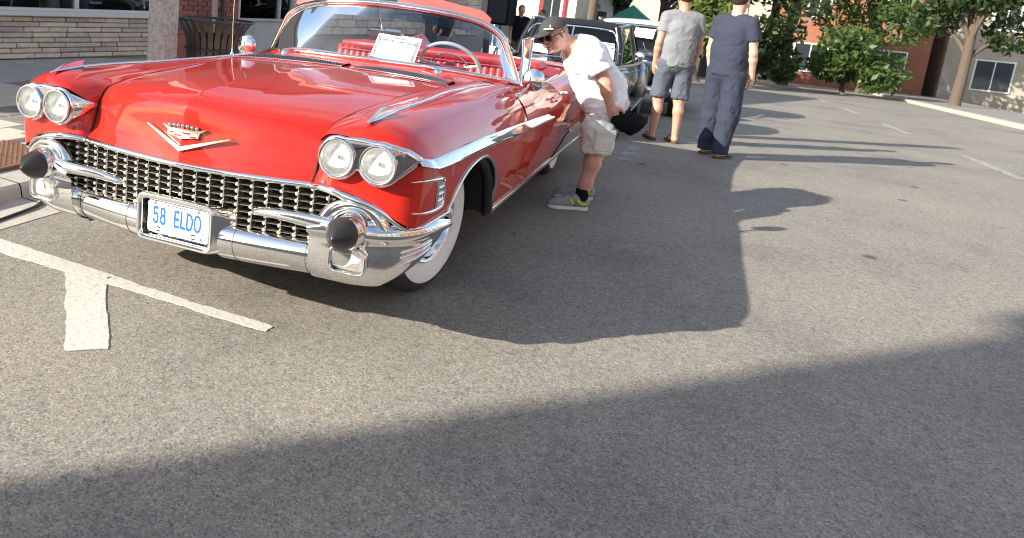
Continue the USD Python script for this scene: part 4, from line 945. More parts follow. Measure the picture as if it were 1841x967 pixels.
def head_sd(p, c, f, u, s=1.0):
    f = nrm(f); u = nrm(u-f*(u@f)); l = np.cross(u, f); A = np.stack([f, l, u])
    q = lambda a, b, e: c+(f*a+l*b+u*e)*s
    D = ell(p, q(-.006, 0, .022), np.array((.098, .077, .098))*s, A)
    D = smin(D, ell(p, q(.026, 0, -.050), np.array((.064, .058, .066))*s, A), .035)
    D = smin(D, ell(p, q(.066, 0, -.092), np.array((.022, .026, .018))*s, A), .022)
    D = smin(D, cone(p, q(.088, 0, .012), q(.116, 0, -.034), .009*s, .0135*s), .012)
    for b in (-1, 1):
        D = smin(D, ell(p, q(.104, .013*b, -.038), np.array((.010, .009, .008))*s, A), .006)
        D = smin(D, ell(p, q(.058, .042*b, -.032), np.array((.028, .022, .022))*s, A), .02)
        D = smin(D, ell(p, q(-.004, .080*b, -.006), np.array((.018, .008, .031))*s, nrm_rows(A, b)), .006)
        D = smin(D, cone(p, q(.082, .012*b, .024), q(.070, .050*b, .022), .009*s, .008*s), .012)
    D = smin(D, ell(p, q(.090, 0, -.060), np.array((.009, .022, .006))*s, A), .006)
    D = smin(D, ell(p, q(.086, 0, -.073), np.array((.010, .019, .006))*s, A), .006)
    for b in (-1, 1): D = np.maximum(D, -ell(p, q(.090, .031*b, .004), np.array((.014, .017, .010))*s, A)) if False else D
    return D
def nrm_rows(A, b):
    f, l, u = A; l2 = nrm(l+f*.25*b*-1); return np.stack([nrm(f+l*.25*b), l2, u])
def wrinkle(mg, amp, scale, seed, stretch=(1, 1, .5), fold=(2.2, 1.2, 3.0)):
    """Cloth folds: creased noise plus soft drapes running along the fold direction."""
    (v, f), g = mg
    w = meshkit.fbm(v*scale*np.array(stretch), 4, seed)-.5
    q = v@np.array(fold)*scale*.9+w*9
    d = -np.abs(w)*1.7+.25+.30*(1-np.abs(np.sin(q)))**1.5*meshkit.noise(v*scale*.45, seed+5)*1.5
    return v+g*(d*amp)[:, None], f
def shoe(t, heel, toe, up, sole, accent, z=0.0, lace=None):
    """Trainer lying from heel to toe on the ground."""
    heel, toe = np.array(heel, float), np.array(toe, float); d = toe-heel; L = np.linalg.norm(d); d /= L; a = np.array([-d[1], d[0]])
    P = lambda u, v, h: V3(*(heel+d*u*L+a*v), z+h)
    outl = sg.Polygon([tuple(heel+d*u*L+a*v) for u, v in curve([(.0, .0), (.03, .033), (.15, .038), (.4, .034), (.7, .048), (.88, .040), (1.0, .004), (.9, -.036), (.7, -.046), (.4, -.032), (.15, -.034), (.03, -.028), (.0, 0)], 60)]).buffer(0)
    so = extr(outl, .024, 'xy', z); vv = so[0]; o = obj('shoe', skin(lambda p: np.maximum(smin(chain(p, [(P(.10, 0, .060), .040), (P(.30, 0, .070), .042), (P(.55, 0, .052), .042), (P(.80, 0, .036), .038), (P(.92, 0, .030), .030)], .02), cone(p, P(.16, 0, .06), P(.17, 0, .105), .036, .034), .02), .022+z-p[:, 2]), V3(*(np.minimum(heel, toe)-.08), z), V3(*(np.maximum(heel, toe)+.08), z+.16), .008)[0], up, t, True)
    obj('sole', so, sole, o, 30)
    if accent is not None:
        for sd in (-1, 1):
            obj('accent', tube([P(.04, .036*sd, .05), P(.20, .043*sd, .045), P(.34, .043*sd, .075)], .012, 6), accent, o, True)
            obj('accent', tube([P(.42, .041*sd, .045), P(.52, .040*sd, .080)], .012, 6), accent, o, True)
    if lace is not None:
        for k in range(4): obj('lace', tube([P(.44+.08*k, -.022, .098-.010*k), P(.46+.08*k, .022, .098-.010*k)], .004, 6), lace, o, True)
    return o

def build_man():
    t = thing('person', 'man in white T-shirt, khaki shorts and black cap bending to look into the red car', 'person', (-2.212, 1.137, .004), math.atan2(-.915, .40))
    hc, f, u = V3(.240, -.10, 1.208), nrm((.73, .50, -.44)), V3(.52, .06, .86); f = nrm(f); u = nrm(u-f*(u@f)); l = np.cross(u, f); A = np.stack([f, l, u])
    sh = [V3(.015, .045, 1.115), V3(.03, -.30, 1.115)]; el = [V3(-.105, .105, .915), V3(-.12, -.36, .90)]; wr = [V3(-.160, .105, .768), V3(-.13, -.34, .71)]
    hp = [V3(-.19, -.06, .80), V3(-.20, -.24, .80)]; kn = [V3(-.115, .0, .455), V3(-.215, -.305, .455)]; an = [V3(-.083, .015, .085), V3(-.205, -.320, .085)]
    def body(p):
        D = head_sd(p, hc, f, u, 1.0)
        D = smin(D, cone(p, V3(.06, -.12, 1.13), hc-u*.06-f*.035, .066, .060), .03)
        D = smin(D, chain(p, [(V3(-.19, -.15, .80), .13), (V3(-.09, -.13, .95), .12), (V3(.02, -.12, 1.06), .115)], .04), .04)
        D = smin(D, cone(p, sh[0], sh[1], .06, .06), .04)
        for k in (0, 1):
            D = smin(D, chain(p, [(sh[k], .054), (sh[k]*.45+el[k]*.55+V3(-.008, 0, 0), .050), (el[k], .040), (el[k]*.7+wr[k]*.3+V3(.004, .0, 0), .042), (wr[k], .028)], .02), .03)
            D = smin(D, chain(p, [(hp[k], .10), (kn[k], .060)], .03), .04)
            D = smin(D, chain(p, [(kn[k]+V3(0, 0, .02), .056), (kn[k]*.68+an[k]*.32+V3(-.022, 0, 0), .057), (kn[k]*.3+an[k]*.7+V3(-.008, 0, 0), .044), (an[k], .036)], .03), .03)
            D = smin(D, cone(p, an[k]-V3(0, 0, .02), an[k]+V3(.10, 0, -.045), .034, .026), .02)
        D = smin(D, hand_sd(p, wr[0], V3(-.42, .12, -.86), V3(-.55, -.75, .0), 1, .42), .012)
        D = smin(D, hand_sd(p, wr[1], V3(.1, 0, -1), V3(.2, 1, 0), -1, .5), .012)
        return D
    m, g_ = skin(body, (-.42, -.50, .0), (.42, .26, 1.40), .0075)
    b = obj('body', m, MAT['skin_pink'], t, True, normals=g_)
    obj('mouth', tube(curve([hc+f*.088+l*.026-u*.068, hc+f*.0985-u*.0665, hc+f*.088-l*.026-u*.068], 10), [.001]+[.0028]*8+[.001], 6), MAT['lip'], t, True)
    # T-shirt
    ta = nrm((.62, 0, .78)); tp = nrm((.78, 0, -.62)); TA = np.stack([ta, V3(0, 1, 0), tp])
    hem0, hemn = V3(-.026, 0, .690), nrm((.19, 0, .98))
    def shirt(p):
        D = ell(p, V3(-.025, -.125, 1.035), (.205, .205, .150), TA)
        D = smin(D, ell(p, V3(-.095, -.135, .915), (.20, .190, .156), TA), .05)
        D = smin(D, cone(p, V3(-.150, -.06, .86), V3(-.195, -.06, .66), .146, .146), .05)
        D = smin(D, cone(p, V3(-.155, -.21, .86), V3(-.200, -.22, .66), .146, .146), .05)
        D = smin(D, cone(p, sh[0]+V3(-.005, -.03, .0), sh[1]+V3(0, .03, 0), .084, .084), .05)
        for k in (0, 1):
            e2 = sh[k]*.38+el[k]*.62; d = nrm(el[k]-sh[k]); sl_ = np.maximum(cone(p, sh[k], e2+d*.08, .082, .086), (p-e2)@d)
            D = smin(D, sl_, .025)
        D = np.maximum(D, -(p-hem0)@hemn)
        nb_ = nrm(hc-V3(.05, -.12, 1.12)); D = np.maximum(D, (p-V3(.092, -.115, 1.158))@nb_)
        return D
    sm = skin(shirt, (-.46, -.52, .60), (.32, .28, 1.30), .010)
    s_ = obj('shirt', wrinkle(sm, .034, 8, 3, (1, .6, .8), (1.6, .6, 2.4)), MAT['cloth_white'], t, True)
    ring = hc-u*.085-f*.02
    for k in range(3): obj('print_line', tube(curve([V3(-.165-.03*k, -.06-.0, 1.165-.028*k), V3(-.16-.03*k, -.13, 1.170-.028*k), V3(-.165-.03*k, -.2, 1.165-.028*k)], 8)+V3(-.004, 0, .006), .004, 6), MAT['cloth_slate'], s_, True)
    def shorts(p):
        D = ell(p, V3(-.19, -.15, .77), (.160, .185, .14))
        for k, (kx, ky) in enumerate(((-.135, .0), (-.225, -.30))):
            D = smin(D, chain(p, [(hp[k]+V3(.0, 0, -.03), .118), (V3(kx-.005, ky-(.01 if k == 0 else -.01), .58), .106), (V3(kx, ky, .38), .104)], .03), .04)
        return np.maximum(np.maximum(D, .425-p[:, 2]-.06*(p[:, 0]+.18)), p[:, 2]-.86)
    so = obj('shorts', wrinkle(skin(shorts, (-.44, -.52, .34), (.10, .22, .92), .010), .034, 11, 8, (1, 1, .45)), MAT['cloth_khaki'], t, True)
    obj('cargo_pocket', box((.14, .022, .15), (-.155, .098, .52), .010, .06), MAT['cloth_khaki'], so, 30)
    obj('pocket_flap', box((.146, .026, .035), (-.155, .101, .585), .006, .06), MAT['cloth_khaki'], so, 30)
    for k in (0, 1):
        sk = obj('sock', skin(lambda p: np.maximum(chain(p, [(an[k]+V3(.0, 0, .075), .045), (an[k], .043), (an[k]+V3(.05, 0, -.03), .040)], .02), p[:, 2]-.152), an[k]-V3(.10, .10, .08), an[k]+V3(.16, .10, .12), .008)[0], MAT['cloth_black'], t, True)
    shoe(t, (-.137, .014), (.153, .023), MAT['shoe_grey'], MAT['shoe_sole'], MAT['shoe_lime'], 0, MAT['cloth_black'])
    shoe(t, (-.268, -.318), (.022, -.330), MAT['shoe_grey'], MAT['shoe_sole'], MAT['shoe_lime'], 0, MAT['cloth_black'])
    # cap and glasses
    def capf(p):
        D = ell(p, hc+u*.028-f*.006, (.112, .092, .103), A); q = (p-hc)@u
        D = np.maximum(D, .046-q-.12*((p-hc)@f)*-1)
        r = (p-(hc+f*.116+u*.060)); a_, b_, c_ = r@f, r@l, r@u
        c_ = c_+2.4*b_**2
        br = np.sqrt((a_/.082)**2+(b_/.080)**2+(c_/.009)**2); br = (br-1)*.010
        return smin(D, br, .010)
    cp = obj('cap', skin(capf, hc-.20, hc+.27, .0065)[0], MAT['cloth_charcoal'], t, True)
    e1 = hc+f*.080+l*.062+u*.072
    obj('cap_emblem', tube(curve([hc+f*.058+l*.080+u*.060, hc+f*.076+l*.073+u*.068, hc+f*.094+l*.058+u*.078, hc+f*.106+l*.040+u*.086], 10), np.r_[.002, np.full(8, .0065), .002], 6), MAT['cloth_white'], cp, True)
    obj('cap_emblem', tube([hc+f*.075+l*.074+u*.080, hc+f*.068+l*.074+u*.098], .0035, 6), MAT['cloth_white'], cp, True)
    gl = obj('sunglasses', cat(*[skin(lambda p, b=b: ell(p, hc+f*.092+l*.036*b+u*.008, (.016, .032, .020), A), hc+f*.092+l*.036*b-.05, hc+f*.092+l*.036*b+.05, .005)[0] for b in (-1, 1)]), MAT['lens_dark'], t, True)
    obj('temple_arm', tube([hc+f*.088+l*.064+u*.014, hc+f*.03+l*.083+u*.012, hc-f*.02+l*.086+u*.006], .004, 6), MAT['lens_dark'], gl, True)
    obj('temple_arm', tube([hc+f*.088-l*.064+u*.014, hc+f*.03-l*.083+u*.012, hc-f*.02-l*.086+u*.006], .004, 6), MAT['lens_dark'], gl, True)
    obj('hair', skin(lambda p: np.maximum(np.maximum(ell(p, hc-f*.012+u*.016, (.098, .080, .098), A), (p-hc)@f+.012), -((p-hc)@u)-.055), hc-.15, hc+.15, .007)[0], MAT['hair_grey'], t, True)
    # black cloth bag hanging from his hand
    bg = thing('cloth_bag', 'crumpled black cloth bag held low in the bending man\'s left hand', 'bag', (-2.212, 1.137, .615), math.atan2(-.915, .40))
    def bagf(p):
        D = chain(p, [(V3(-.185, .105, .085), .026), (V3(-.225, .11, .07), .05), (V3(-.27, .10, .055), .062), (V3(-.32, .10, .05), .070), (V3(-.375, .10, .075), .050), (V3(-.425, .10, .10), .014)], .03)
        return smin(D, chain(p, [(V3(-.28, .10, .13), .012), (V3(-.29, .10, .06), .05), (V3(-.30, .10, .03), .05)], .02), .03)
    bm, bg_n = skin(bagf, (-.48, -.02, -.10), (-.10, .22, .22), .009)
    q = bm[0]; dd = meshkit.fbm(q*[22, 22, 12], 3, 4)-.5; fold = np.abs(np.sin(q[:, 0]*60+q[:, 2]*30+dd*6))
    obj('cloth', (q+bg_n*(dd*.025-fold*.010)[:, None]*[1, .5, 1], bm[1]), MAT['cloth_black'], bg, True)
    return t
build_man()

def stander(label, loc, rz, H, top, bottom, skin_, hair, kind='shorts', arms=((.05, .0), (.05, .0)), step=.10, feet='sandal', h=.011, sleeves=True, group=None, lean=.0, cat_='person'):
    """Standing figure, x forward; arms = (forward swing, bend) for left and right; step = half stride."""
    t = thing('person', label, cat_, loc, rz, group); k_ = H/1.75
    S = lambda *a: V3(*a)*k_
    hp = [S(0, .095, .90), S(0, -.095, .90)]; kn = [S(step*.55+.02, .105, .48), S(-step*.4+.01, -.105, .48)]; an = [S(step, .11, .085), S(-step, -.11, .085)]
    ch = S(lean*.5, 0, 1.28); sh = [S(lean*.8, .172, 1.405), S(lean*.8, -.172, 1.405)]; hc = S(lean+.02, 0, 1.625); f = V3(1, 0, -.08); u = V3(.05, 0, 1)
    el, wr = [], []
    for k, (sw, bd) in enumerate(arms):
        sg_ = 1 if k == 0 else -1
        e = sh[k]+S(math.sin(sw)*.29-.01, .055*sg_, -math.cos(sw)*.29); w = e+S(math.sin(sw+bd)*.25, -.01*sg_ if bd < .8 else -.06*sg_, -math.cos(sw+bd)*.25); el.append(e); wr.append(w)
    def body(p):
        D = head_sd(p, hc, f, u, k_)
        D = smin(D, cone(p, ch+S(0, 0, .14), hc-S(.01, 0, .07), .062, .056), .03)
        D = smin(D, chain(p, [(S(0, 0, .93), .125), (S(lean*.25, 0, 1.1), .115), (ch, .12)], .04), .04)
        D = smin(D, cone(p, sh[0], sh[1], .058, .058), .05)
        for k in (0, 1):
            D = smin(D, chain(p, [(sh[k], .054), (sh[k]*.4+el[k]*.6, .048), (el[k], .039), (el[k]*.7+wr[k]*.3, .040), (wr[k], .027)], .02), .03)
            D = smin(D, chain(p, [(hp[k], .09), (kn[k], .058), (kn[k]*.68+an[k]*.32-S(.018, 0, 0), .055), (an[k], .036)], .03), .04)
            D = smin(D, chain(p, [(an[k]-S(.03, 0, .045), .032), (an[k]+S(.07, .01, -.052), .030), (an[k]+S(.15, .01, -.062), .022)], .02), .02)
            D = smin(D, hand_sd(p, wr[k], wr[k]-el[k], V3(.2, -1 if k == 0 else 1, 0), 1 if k == 0 else -1, .35), .012)
        return D
    lo = np.minimum.reduce(an+wr+[S(-.3, -.32, 0)])-V3(.10, .12, 0); lo[2] = -.02; hi = np.maximum.reduce(an+wr+[S(.3, .32, 1.78)])+V3(.16, .14, .02)
    m, g_ = skin(body, lo, hi, h); obj('body', m, MAT[skin_], t, True, normals=g_)
    def shirt(p):
        D = chain(p, [(S(0, .05, .90), .135), (S(lean*.25, .05, 1.1), .135), (ch+S(0, .05, 0), .140)], .04)
        D = smin(D, chain(p, [(S(0, -.05, .90), .135), (S(lean*.25, -.05, 1.1), .135), (ch+S(0, -.05, 0), .140)], .04), .05)
        D = smin(D, cone(p, sh[0]*.8+sh[1]*.2+S(0, 0, .015), sh[1]*.8+sh[0]*.2+S(0, 0, .015), .072, .072), .05)
        for k in (0, 1):
            e2 = sh[k]*.40+el[k]*.60; d = nrm(el[k]-sh[k]); D = smin(D, np.maximum(cone(p, sh[k], e2+d*.06, .064, .074), (p-e2)@d), .03)
        return np.maximum(np.maximum(D, S(0, 0, .86)[2]-p[:, 2]), .075-np.linalg.norm(p-S(lean+.01, 0, 1.525), axis=1))
    obj('shirt', wrinkle(skin(shirt, lo, hi, .012), .018, 9, 3, (1, 1, .6), (1.0, 1.6, 2.2)), MAT[top], t, True)
    zc_ = S(0, 0, .50 if kind == 'shorts' else .05)[2]
    def legs(p):
        D = ell(p, S(0, 0, .90), S(.135, .17, .15))
        for k in (0, 1):
            D = smin(D, chain(p, [(hp[k]-S(0, 0, .03), .105), (kn[k]+S(0, 0, .06), .088 if kind == 'shorts' else .098), (kn[k]-S(0, 0, .06), .085 if kind == 'shorts' else .097)]+([] if kind == 'shorts' else [(an[k]-S(.01, 0, .04), .068)]), .03), .03)
        return np.maximum(np.maximum(D, zc_-p[:, 2]), p[:, 2]-S(0, 0, .97)[2])
    obj('shorts' if kind == 'shorts' else 'trousers', wrinkle(skin(legs, lo, hi, .012), .030, 10, 5, (1, 1, .4), (1.2, .8, 1.8)), MAT[bottom], t, True)
    if hair:
        fa = np.stack([V3(1, 0, -.08), V3(0, 1, 0), V3(.05, 0, 1)])
        obj('hair', skin(lambda p: np.maximum(ell(p, hc+S(-.012, 0, .032), np.array((.103, .085, .100))*k_, fa), -(((p-hc)@nrm((-.72, 0, .62)))-.002)), hc-.17, hc+.17, .011)[0], MAT[hair], t, True)
    for k in (0, 1):
        hl, te = an[k]-S(.055, 0, .085), an[k]+S(.20, .01, -.085)
        if feet == 'sandal':
            d = (te-hl)[:2]; outl = sg.LineString([tuple(hl[:2]), tuple(te[:2])]).buffer(.040*k_, 8)
            o = obj('sandal', extr(outl, .018, 'xy', 0.0), MAT['sandal_brown'], t, 30)
            mp = hl*.35+te*.65; a = nrm((-d[1], d[0], 0)); obj('strap', tube(curve([mp+a*.042+V3(0, 0, .012), mp+V3(.02, 0, .062), mp-a*.042+V3(0, 0, .012)], 10), .008, 6), MAT['sandal_brown'], o, True)
        else:
            shoe(t, hl[:2], te[:2], MAT['cloth_charcoal'], MAT['shoe_sole'], None)
    return t
stander('man in grey T-shirt, slate shorts and flip-flops standing beside the black car', (-6.42, 1.53, float(gz(-6.4))+.006), math.radians(200), 1.76, 'cloth_grey', 'cloth_slate', 'skin_tan', 'hair_dark', arms=((-.10, .35), (.05, .25)), step=.06, h=.009)
stander('man in navy T-shirt and navy trousers in dark sandals, standing on the open road', (-5.72, 2.06, float(gz(-5.7))+.006), math.radians(150), 1.74, 'cloth_navy', 'cloth_navy', 'skin_fair', 'hair_dark', 'trousers', arms=((.06, .15), (.10, .2)), step=.05, h=.010)
stander('red-haired man in black T-shirt standing by the tall loudspeaker', (-16.3, -2.45, float(gz(-16.3))), math.radians(30), 1.76, 'cloth_black', 'cloth_olive', 'skin_pink', 'hair_red', arms=((.3, 1.0), (.1, .2)), h=.012, feet='shoe')
stander('man in grey T-shirt with a hand on his hip behind the white table', (-19.5, -2.55, float(gz(-19.5))+.1), math.radians(-40), 1.70, 'cloth_grey', 'cloth_navy', 'skin_tan', 'hair_dark', arms=((-.5, 1.3), (-.3, 1.0)), h=.012, feet='shoe')
stander('dark-haired woman in olive top standing before the stone wall past the windshield', (-12.0, -3.22, float(gz(-12))+.1), math.radians(20), 1.50, 'cloth_olive', 'cloth_slate', 'skin_fair', 'hair_dark', arms=((.2, .8), (.1, .4)), h=.012, feet='shoe')
stander('man in black T-shirt and grey shorts standing before the stone wall past the windshield', (-12.0, -2.95, float(gz(-12))+.1), math.radians(-10), 1.56, 'cloth_black', 'cloth_grey', 'skin_tan', 'hair_dark', arms=((.1, .5), (.2, .9)), h=.012, feet='shoe')
# someone in jeans seated behind the shop window
def sitter():
    p0 = WL(np.array(1.42), np.array(-.75), np.array(.10)); t = thing('person', 'person in blue jeans seated on a stool behind the shop window', 'person', p0, WRZ+PI/2*-1)
    hp = [V3(-.05, .09, .80), V3(-.05, -.09, .80)]; kn = [V3(.36, .13, .78), V3(.33, -.15, .74)]; an = [V3(.33, .14, .36), V3(.22, -.14, .33)]
    sh = [V3(.0, .19, 1.28), V3(.0, -.19, 1.28)]; el = [V3(.08, .25, 1.02), V3(.08, -.25, 1.02)]; wr = [V3(.30, .17, .93), V3(.30, -.17, .92)]; hc = V3(.04, 0, 1.49)
    def body(p):
        D = smin(head_sd(p, hc, V3(1, 0, -.1), V3(.1, 0, 1)), cone(p, V3(0, 0, 1.30), hc-V3(.01, 0, .07), .06, .056), .03)
        D = smin(D, smin(chain(p, [(V3(-.04, 0, .84), .12), (V3(-.01, 0, 1.15), .12)], .03), cone(p, sh[0], sh[1], .058, .058), .05), .04)
        for k in (0, 1):
            D = smin(D, chain(p, [(sh[k], .052), (el[k], .04), (wr[k], .027)], .02), .03); D = smin(D, chain(p, [(hp[k], .09), (kn[k], .06), (an[k], .036), (an[k]+V3(.13, 0, -.05), .028)], .03), .03)
            D = smin(D, hand_sd(p, wr[k], V3(1, -.2 if k == 0 else .2, -.3), V3(0, 0, -1), 1 if k == 0 else -1, .4), .012)
        return D
    m, g_ = skin(body, (-.35, -.40, .22), (.60, .40, 1.65), .012); obj('body', m, MAT['skin_fair'], t, True, normals=g_)
    obj('jeans', wrinkle(skin(lambda p: np.maximum(smin(smin(ell(p, V3(-.06, 0, .82), (.15, .18, .13)), chain(p, [(hp[0], .105), (kn[0], .085), (an[0], .07)], .03), .03), chain(p, [(hp[1], .105), (kn[1], .085), (an[1], .07)], .03), .03), p[:, 2]-.93), (-.35, -.40, .25), (.60, .40, 1.1), .013), .014, 10, 5), MAT['denim'], t, True)
    obj('shirt', wrinkle(skin(lambda p: np.maximum(np.maximum(smin(chain(p, [(V3(-.04, 0, .9), .15), (V3(-.01, 0, 1.16), .15)], .03), smin(cone(p, sh[0], sh[1], .075, .075), smin(cone(p, sh[0], el[0]*.5+sh[0]*.5, .07, .07), cone(p, sh[1], el[1]*.5+sh[1]*.5, .07, .07), .02), .03), .05), .88-p[:, 2]), p[:, 2]-1.345), (-.35, -.40, .7), (.60, .40, 1.45), .013), .014, 9, 6), MAT['cloth_navy'], t, True)
    s2 = thing('bar_stool', 'stool carrying the person in blue jeans behind the shop window', 'stool', p0, WRZ-PI/2)
    obj('seat', lathe([(0, .70), (.18, .70), (.19, .68), (0, .66)], 20, 'z', (-.06, 0, 0)), MAT['bin_iron'], s2, True)
    for a in range(4): obj('leg', tube([(-.06+.08*math.cos(a*PI/2+.78), .08*math.sin(a*PI/2+.78), .66), (-.06+.2*math.cos(a*PI/2+.78), .2*math.sin(a*PI/2+.78), 0)], .012, 8), MAT['bin_iron'], s2, True)
sitter()
# ------------------------------------------------------------------ other cars
mat('cloth_roof', (.012, .013, .017), .7, spec=.2, bump=(150, .3, .002)); mat('black_paint', (.006, .007, .009), .25, coat=.7, coat_rough=.02); mat('navy_paint', (.008, .011, .018), .25, coat=1.0, coat_rough=.02); mat('roof_white', (.68, .69, .70), .35, coat=.6)
mat('tan_trim', (.42, .33, .20), .4, .4)
def old_car(name, label, loc, rz, k, paint_, roofm, belt_trim):
    """Small pre-war style saloon facing +x; origin on the ground under the foot of the windshield."""
    t = thing(name, label, 'car', loc, rz)
    S = np.array([k, k, k]); CH = MAT['chrome']
    def P(n, m, mt, smooth=35, parent=None):
        v, f, *_ = meshkit.arrays(m); return obj(n, (np.array(v)*S, f), mt, parent or t, smooth)
    st = [(1.42, .30, .42, .72), (1.36, .40, .40, .775), (1.0, .52, .36, .80), (.45, .60, .34, .815), (.05, .70, .33, .825), (-.5, .77, .32, .82), (-1.2, .78, .32, .82), (-1.9, .74, .34, .815), (-2.35, .62, .38, .74), (-2.6, .42, .42, .60)]
    G = [[(x, 0, zt), (x, w*.55, zt-.008), (x, w*.88, zt-.045), (x, w, (zt*.62+zb*.38)), (x, w*.99, zb*.7+zt*.3), (x, w*.93, zb)] for x, w, zb, zt in st]
    B = grid(surf(G, 60, 26)); P('body', cat(B, mirror(B)), paint_, 50)
    P('nose', grid(np.array([[(1.42, y, z) for z in (.72, .42)] for y in np.linspace(-.30, .30, 8)])), MAT['cavity'])
    for y in np.linspace(-.26, .26, 11): P('grille_bar', tube([(1.43, y, .43), (1.45, y*.95, .58), (1.42, y*.9, .72)], .009, 6), CH, True)
    P('grille_shell', tube(curve([(1.425, -.31, .42), (1.44, -.31, .60), (1.41, -.22, .745), (1.40, 0, .785), (1.41, .22, .745), (1.44, .31, .60), (1.425, .31, .42)], 30), .02, 8), CH, True)
    # cabin: roof shell, pillars, panes
    wb, wt = .59, .50
    roof = surf([[(-.17, y*.50/.62, 1.245-.03*abs(y/.62)**3), (-.5, y*.95, 1.30-.05*abs(y/.62)**3), (-1.0, y*.97, 1.305-.05*abs(y/.62)**3), (-1.5, y*.92, 1.25-.05*abs(y/.62)**3), (-1.85, y*.85, 1.10-.03*abs(y/.62)**2), (-2.12, y*.80, .82)] for y in np.linspace(-.62, .62, 13)], 24, 40)
    rm = grid(roof); P('roof', (rm[0]*[1, 1, 1], rm[1][:, ::-1]), roofm, 50)
    P('rear_window', box((.02, .5, .2), (-1.90, 0, 1.0), .008), MAT['far_glass'])
    for s in (1, -1):
        m = lambda q: q if s == 1 else mirror(q)
        P('pillar', m(tube([(.03, .62, .80), (-.06, .60, 1.02), (-.17, .53, 1.245)], .045, 10, ry=.035)), paint_, True)
        P('pillar', m(tube([(-.90, .74, .80), (-.92, .68, 1.02), (-.95, .60, 1.27)], .03, 8)), paint_, True)
        P('quarter_panel', m(grid(np.array([[(-1.30, .765, .80), (-2.10, .60, .80)], [(-1.32, .70, 1.02), (-1.95, .55, 1.02)], [(-1.35, .60, 1.27), (-1.6, .56, 1.22)]]))), paint_)
        P('roof_rail', m(tube([(-.17, .53, 1.245), (-.5, .60, 1.275), (-1.0, .62, 1.275), (-1.4, .60, 1.25)], .022, 8)), paint_, True)
        wn_ = P('side_window', m(grid(np.array([[(.0, .64, .82), (-.88, .735, .82)], [(-.16, .54, 1.235), (-.93, .61, 1.265)]]))), MAT['clear_glass'], False)
        P('belt_moulding', m(tube([(.55, .615, .795), (.0, .715, .80), (-.6, .785, .795), (-1.4, .79, .79), (-2.1, .69, .775)], .013, 8, ry=.017)), belt_trim, True)
        fe = skin(lambda p: smin(chain(p, [(V3(1.28, .60, .50), .10), (V3(.95, .66, .56), .155), (V3(.55, .70, .46), .13), (V3(.1, .74, .36), .06)], .06), ell(p, V3(.95, .66, .42), (.42, .15, .30)), .05), (.0, .45, .25), (1.5, .90, .80), .03)
        fm = np.maximum.reduce
        P('front_fender', m(fe[0]), paint_, True)
        re = skin(lambda p: ell(p, V3(-1.72, .74, .46), (.56, .15, .33)), (-2.4, .5, .26), (-1.0, .95, .85), .03); P('rear_fender', m(re[0]), paint_, True)
        P('running_board', m(box((1.3, .18, .04), (-.45, .79, .31), .01)), MAT['black_rubber']); P('sill_moulding', m(tube([(.3, .885, .315), (-1.2, .885, .315)], .014, 6)), CH, True)
        hl = P('headlamp', m(lathe([(0, .98), (.06, 1.05), (.088, 1.22), (.09, 1.27), (.082, 1.28), (.05, 1.30), (0, 1.305)], 24, 'x', (.05, .48, .70))), CH, True)
        for x in (.95, -1.72):
            ty = P('wheel', m(lathe([(.17, .80), (.25, .815), (.30, .80), (.318, .77), (.318, .70), (.29, .66), (.17, .66)], 36, 'y', (x, .02, .318))), MAT['tyre_rubber'], 40)
            P('hubcap', m(lathe([(.175, .80), (.16, .79), (.10, .80), (.06, .82), (0, .825)], 28, 'y', (x, .02, .318))), CH, True, ty)
        mi = P('door_mirror', m(lathe([(0, .03), (.05, .025), (.065, .0), (.06, -.008), (0, -.008)], 20, 'x', (-.08, .84, .93))), CH, 40); P('mirror_arm', m(tube([(-.12, .70, .82), (-.10, .78, .88), (-.09, .83, .92)], .009, 6)), CH, True, mi)
        P('door_handle', m(tube([(-.72, .80, .71), (-.84, .80, .71)], .012, 6)), CH, True)
    wf = P('windshield_frame', tube(np.array(curve([(.03, -wb, .83), (.0, -wb-.01, .90), (-.10, -wt-.03, 1.15), (-.145, -wt+.04, 1.205), (-.155, 0, 1.222), (-.145, wt-.04, 1.205), (-.10, wt+.03, 1.15), (.0, wb+.01, .90), (.03, wb, .83), (.045, wb-.05, .818), (.055, 0, .822), (.045, -wb+.05, .818)], 70)), .0125, 8), CH, True)
    P('centre_bar', tube([(.055, .0, .82), (-.155, 0, 1.22)], .010, 6), CH, True, wf)
    P('windshield_glass', grid(np.array([[(.04, y*wb, .83), (-.05, y*(wb+wt)/2, 1.02), (-.15, y*wt, 1.21)] for y in (-1, -.5, 0, .5, 1)])), MAT['window_glass'], True)
    for s in (1, -1): P('wiper', tube([(.10, .34*s, .825), (.05, .20*s, .86), (-.03, .14*s, .98)], .007, 6), CH, True)
    P('dashboard', box((.2, 1.1, .16), (-.16, 0, .80), .04), MAT['dark_metal'], 30)
    P('seat_back', box((.2, 1.1, .42), (-.98, 0, .80), .08), MAT['dark_metal'], 30)
    P('floor', box((2.2, 1.3, .05), (-.8, 0, .36)), MAT['cavity'])
    P('bumper', tube(curve([(1.25, .78, .42), (1.50, .55, .42), (1.56, 0, .42), (1.50, -.55, .42), (1.25, -.78, .42)], 24), .025, 8, ry=.05), CH, True)
    P('rear_bumper', tube(curve([(-2.35, .75, .42), (-2.68, .5, .42), (-2.72, 0, .42), (-2.68, -.5, .42), (-2.35, -.75, .42)], 24), .025, 8, ry=.05), CH, True)
    return t
zb_ = lambda x: float(gz(x))
old_car('vintage_car', 'small black vintage saloon with chrome windshield frame parked behind the red convertible', (-7.0, .24, zb_(-7.2)), 0, 1.0, MAT['black_paint'], MAT['cloth_roof'], MAT['tan_trim'])
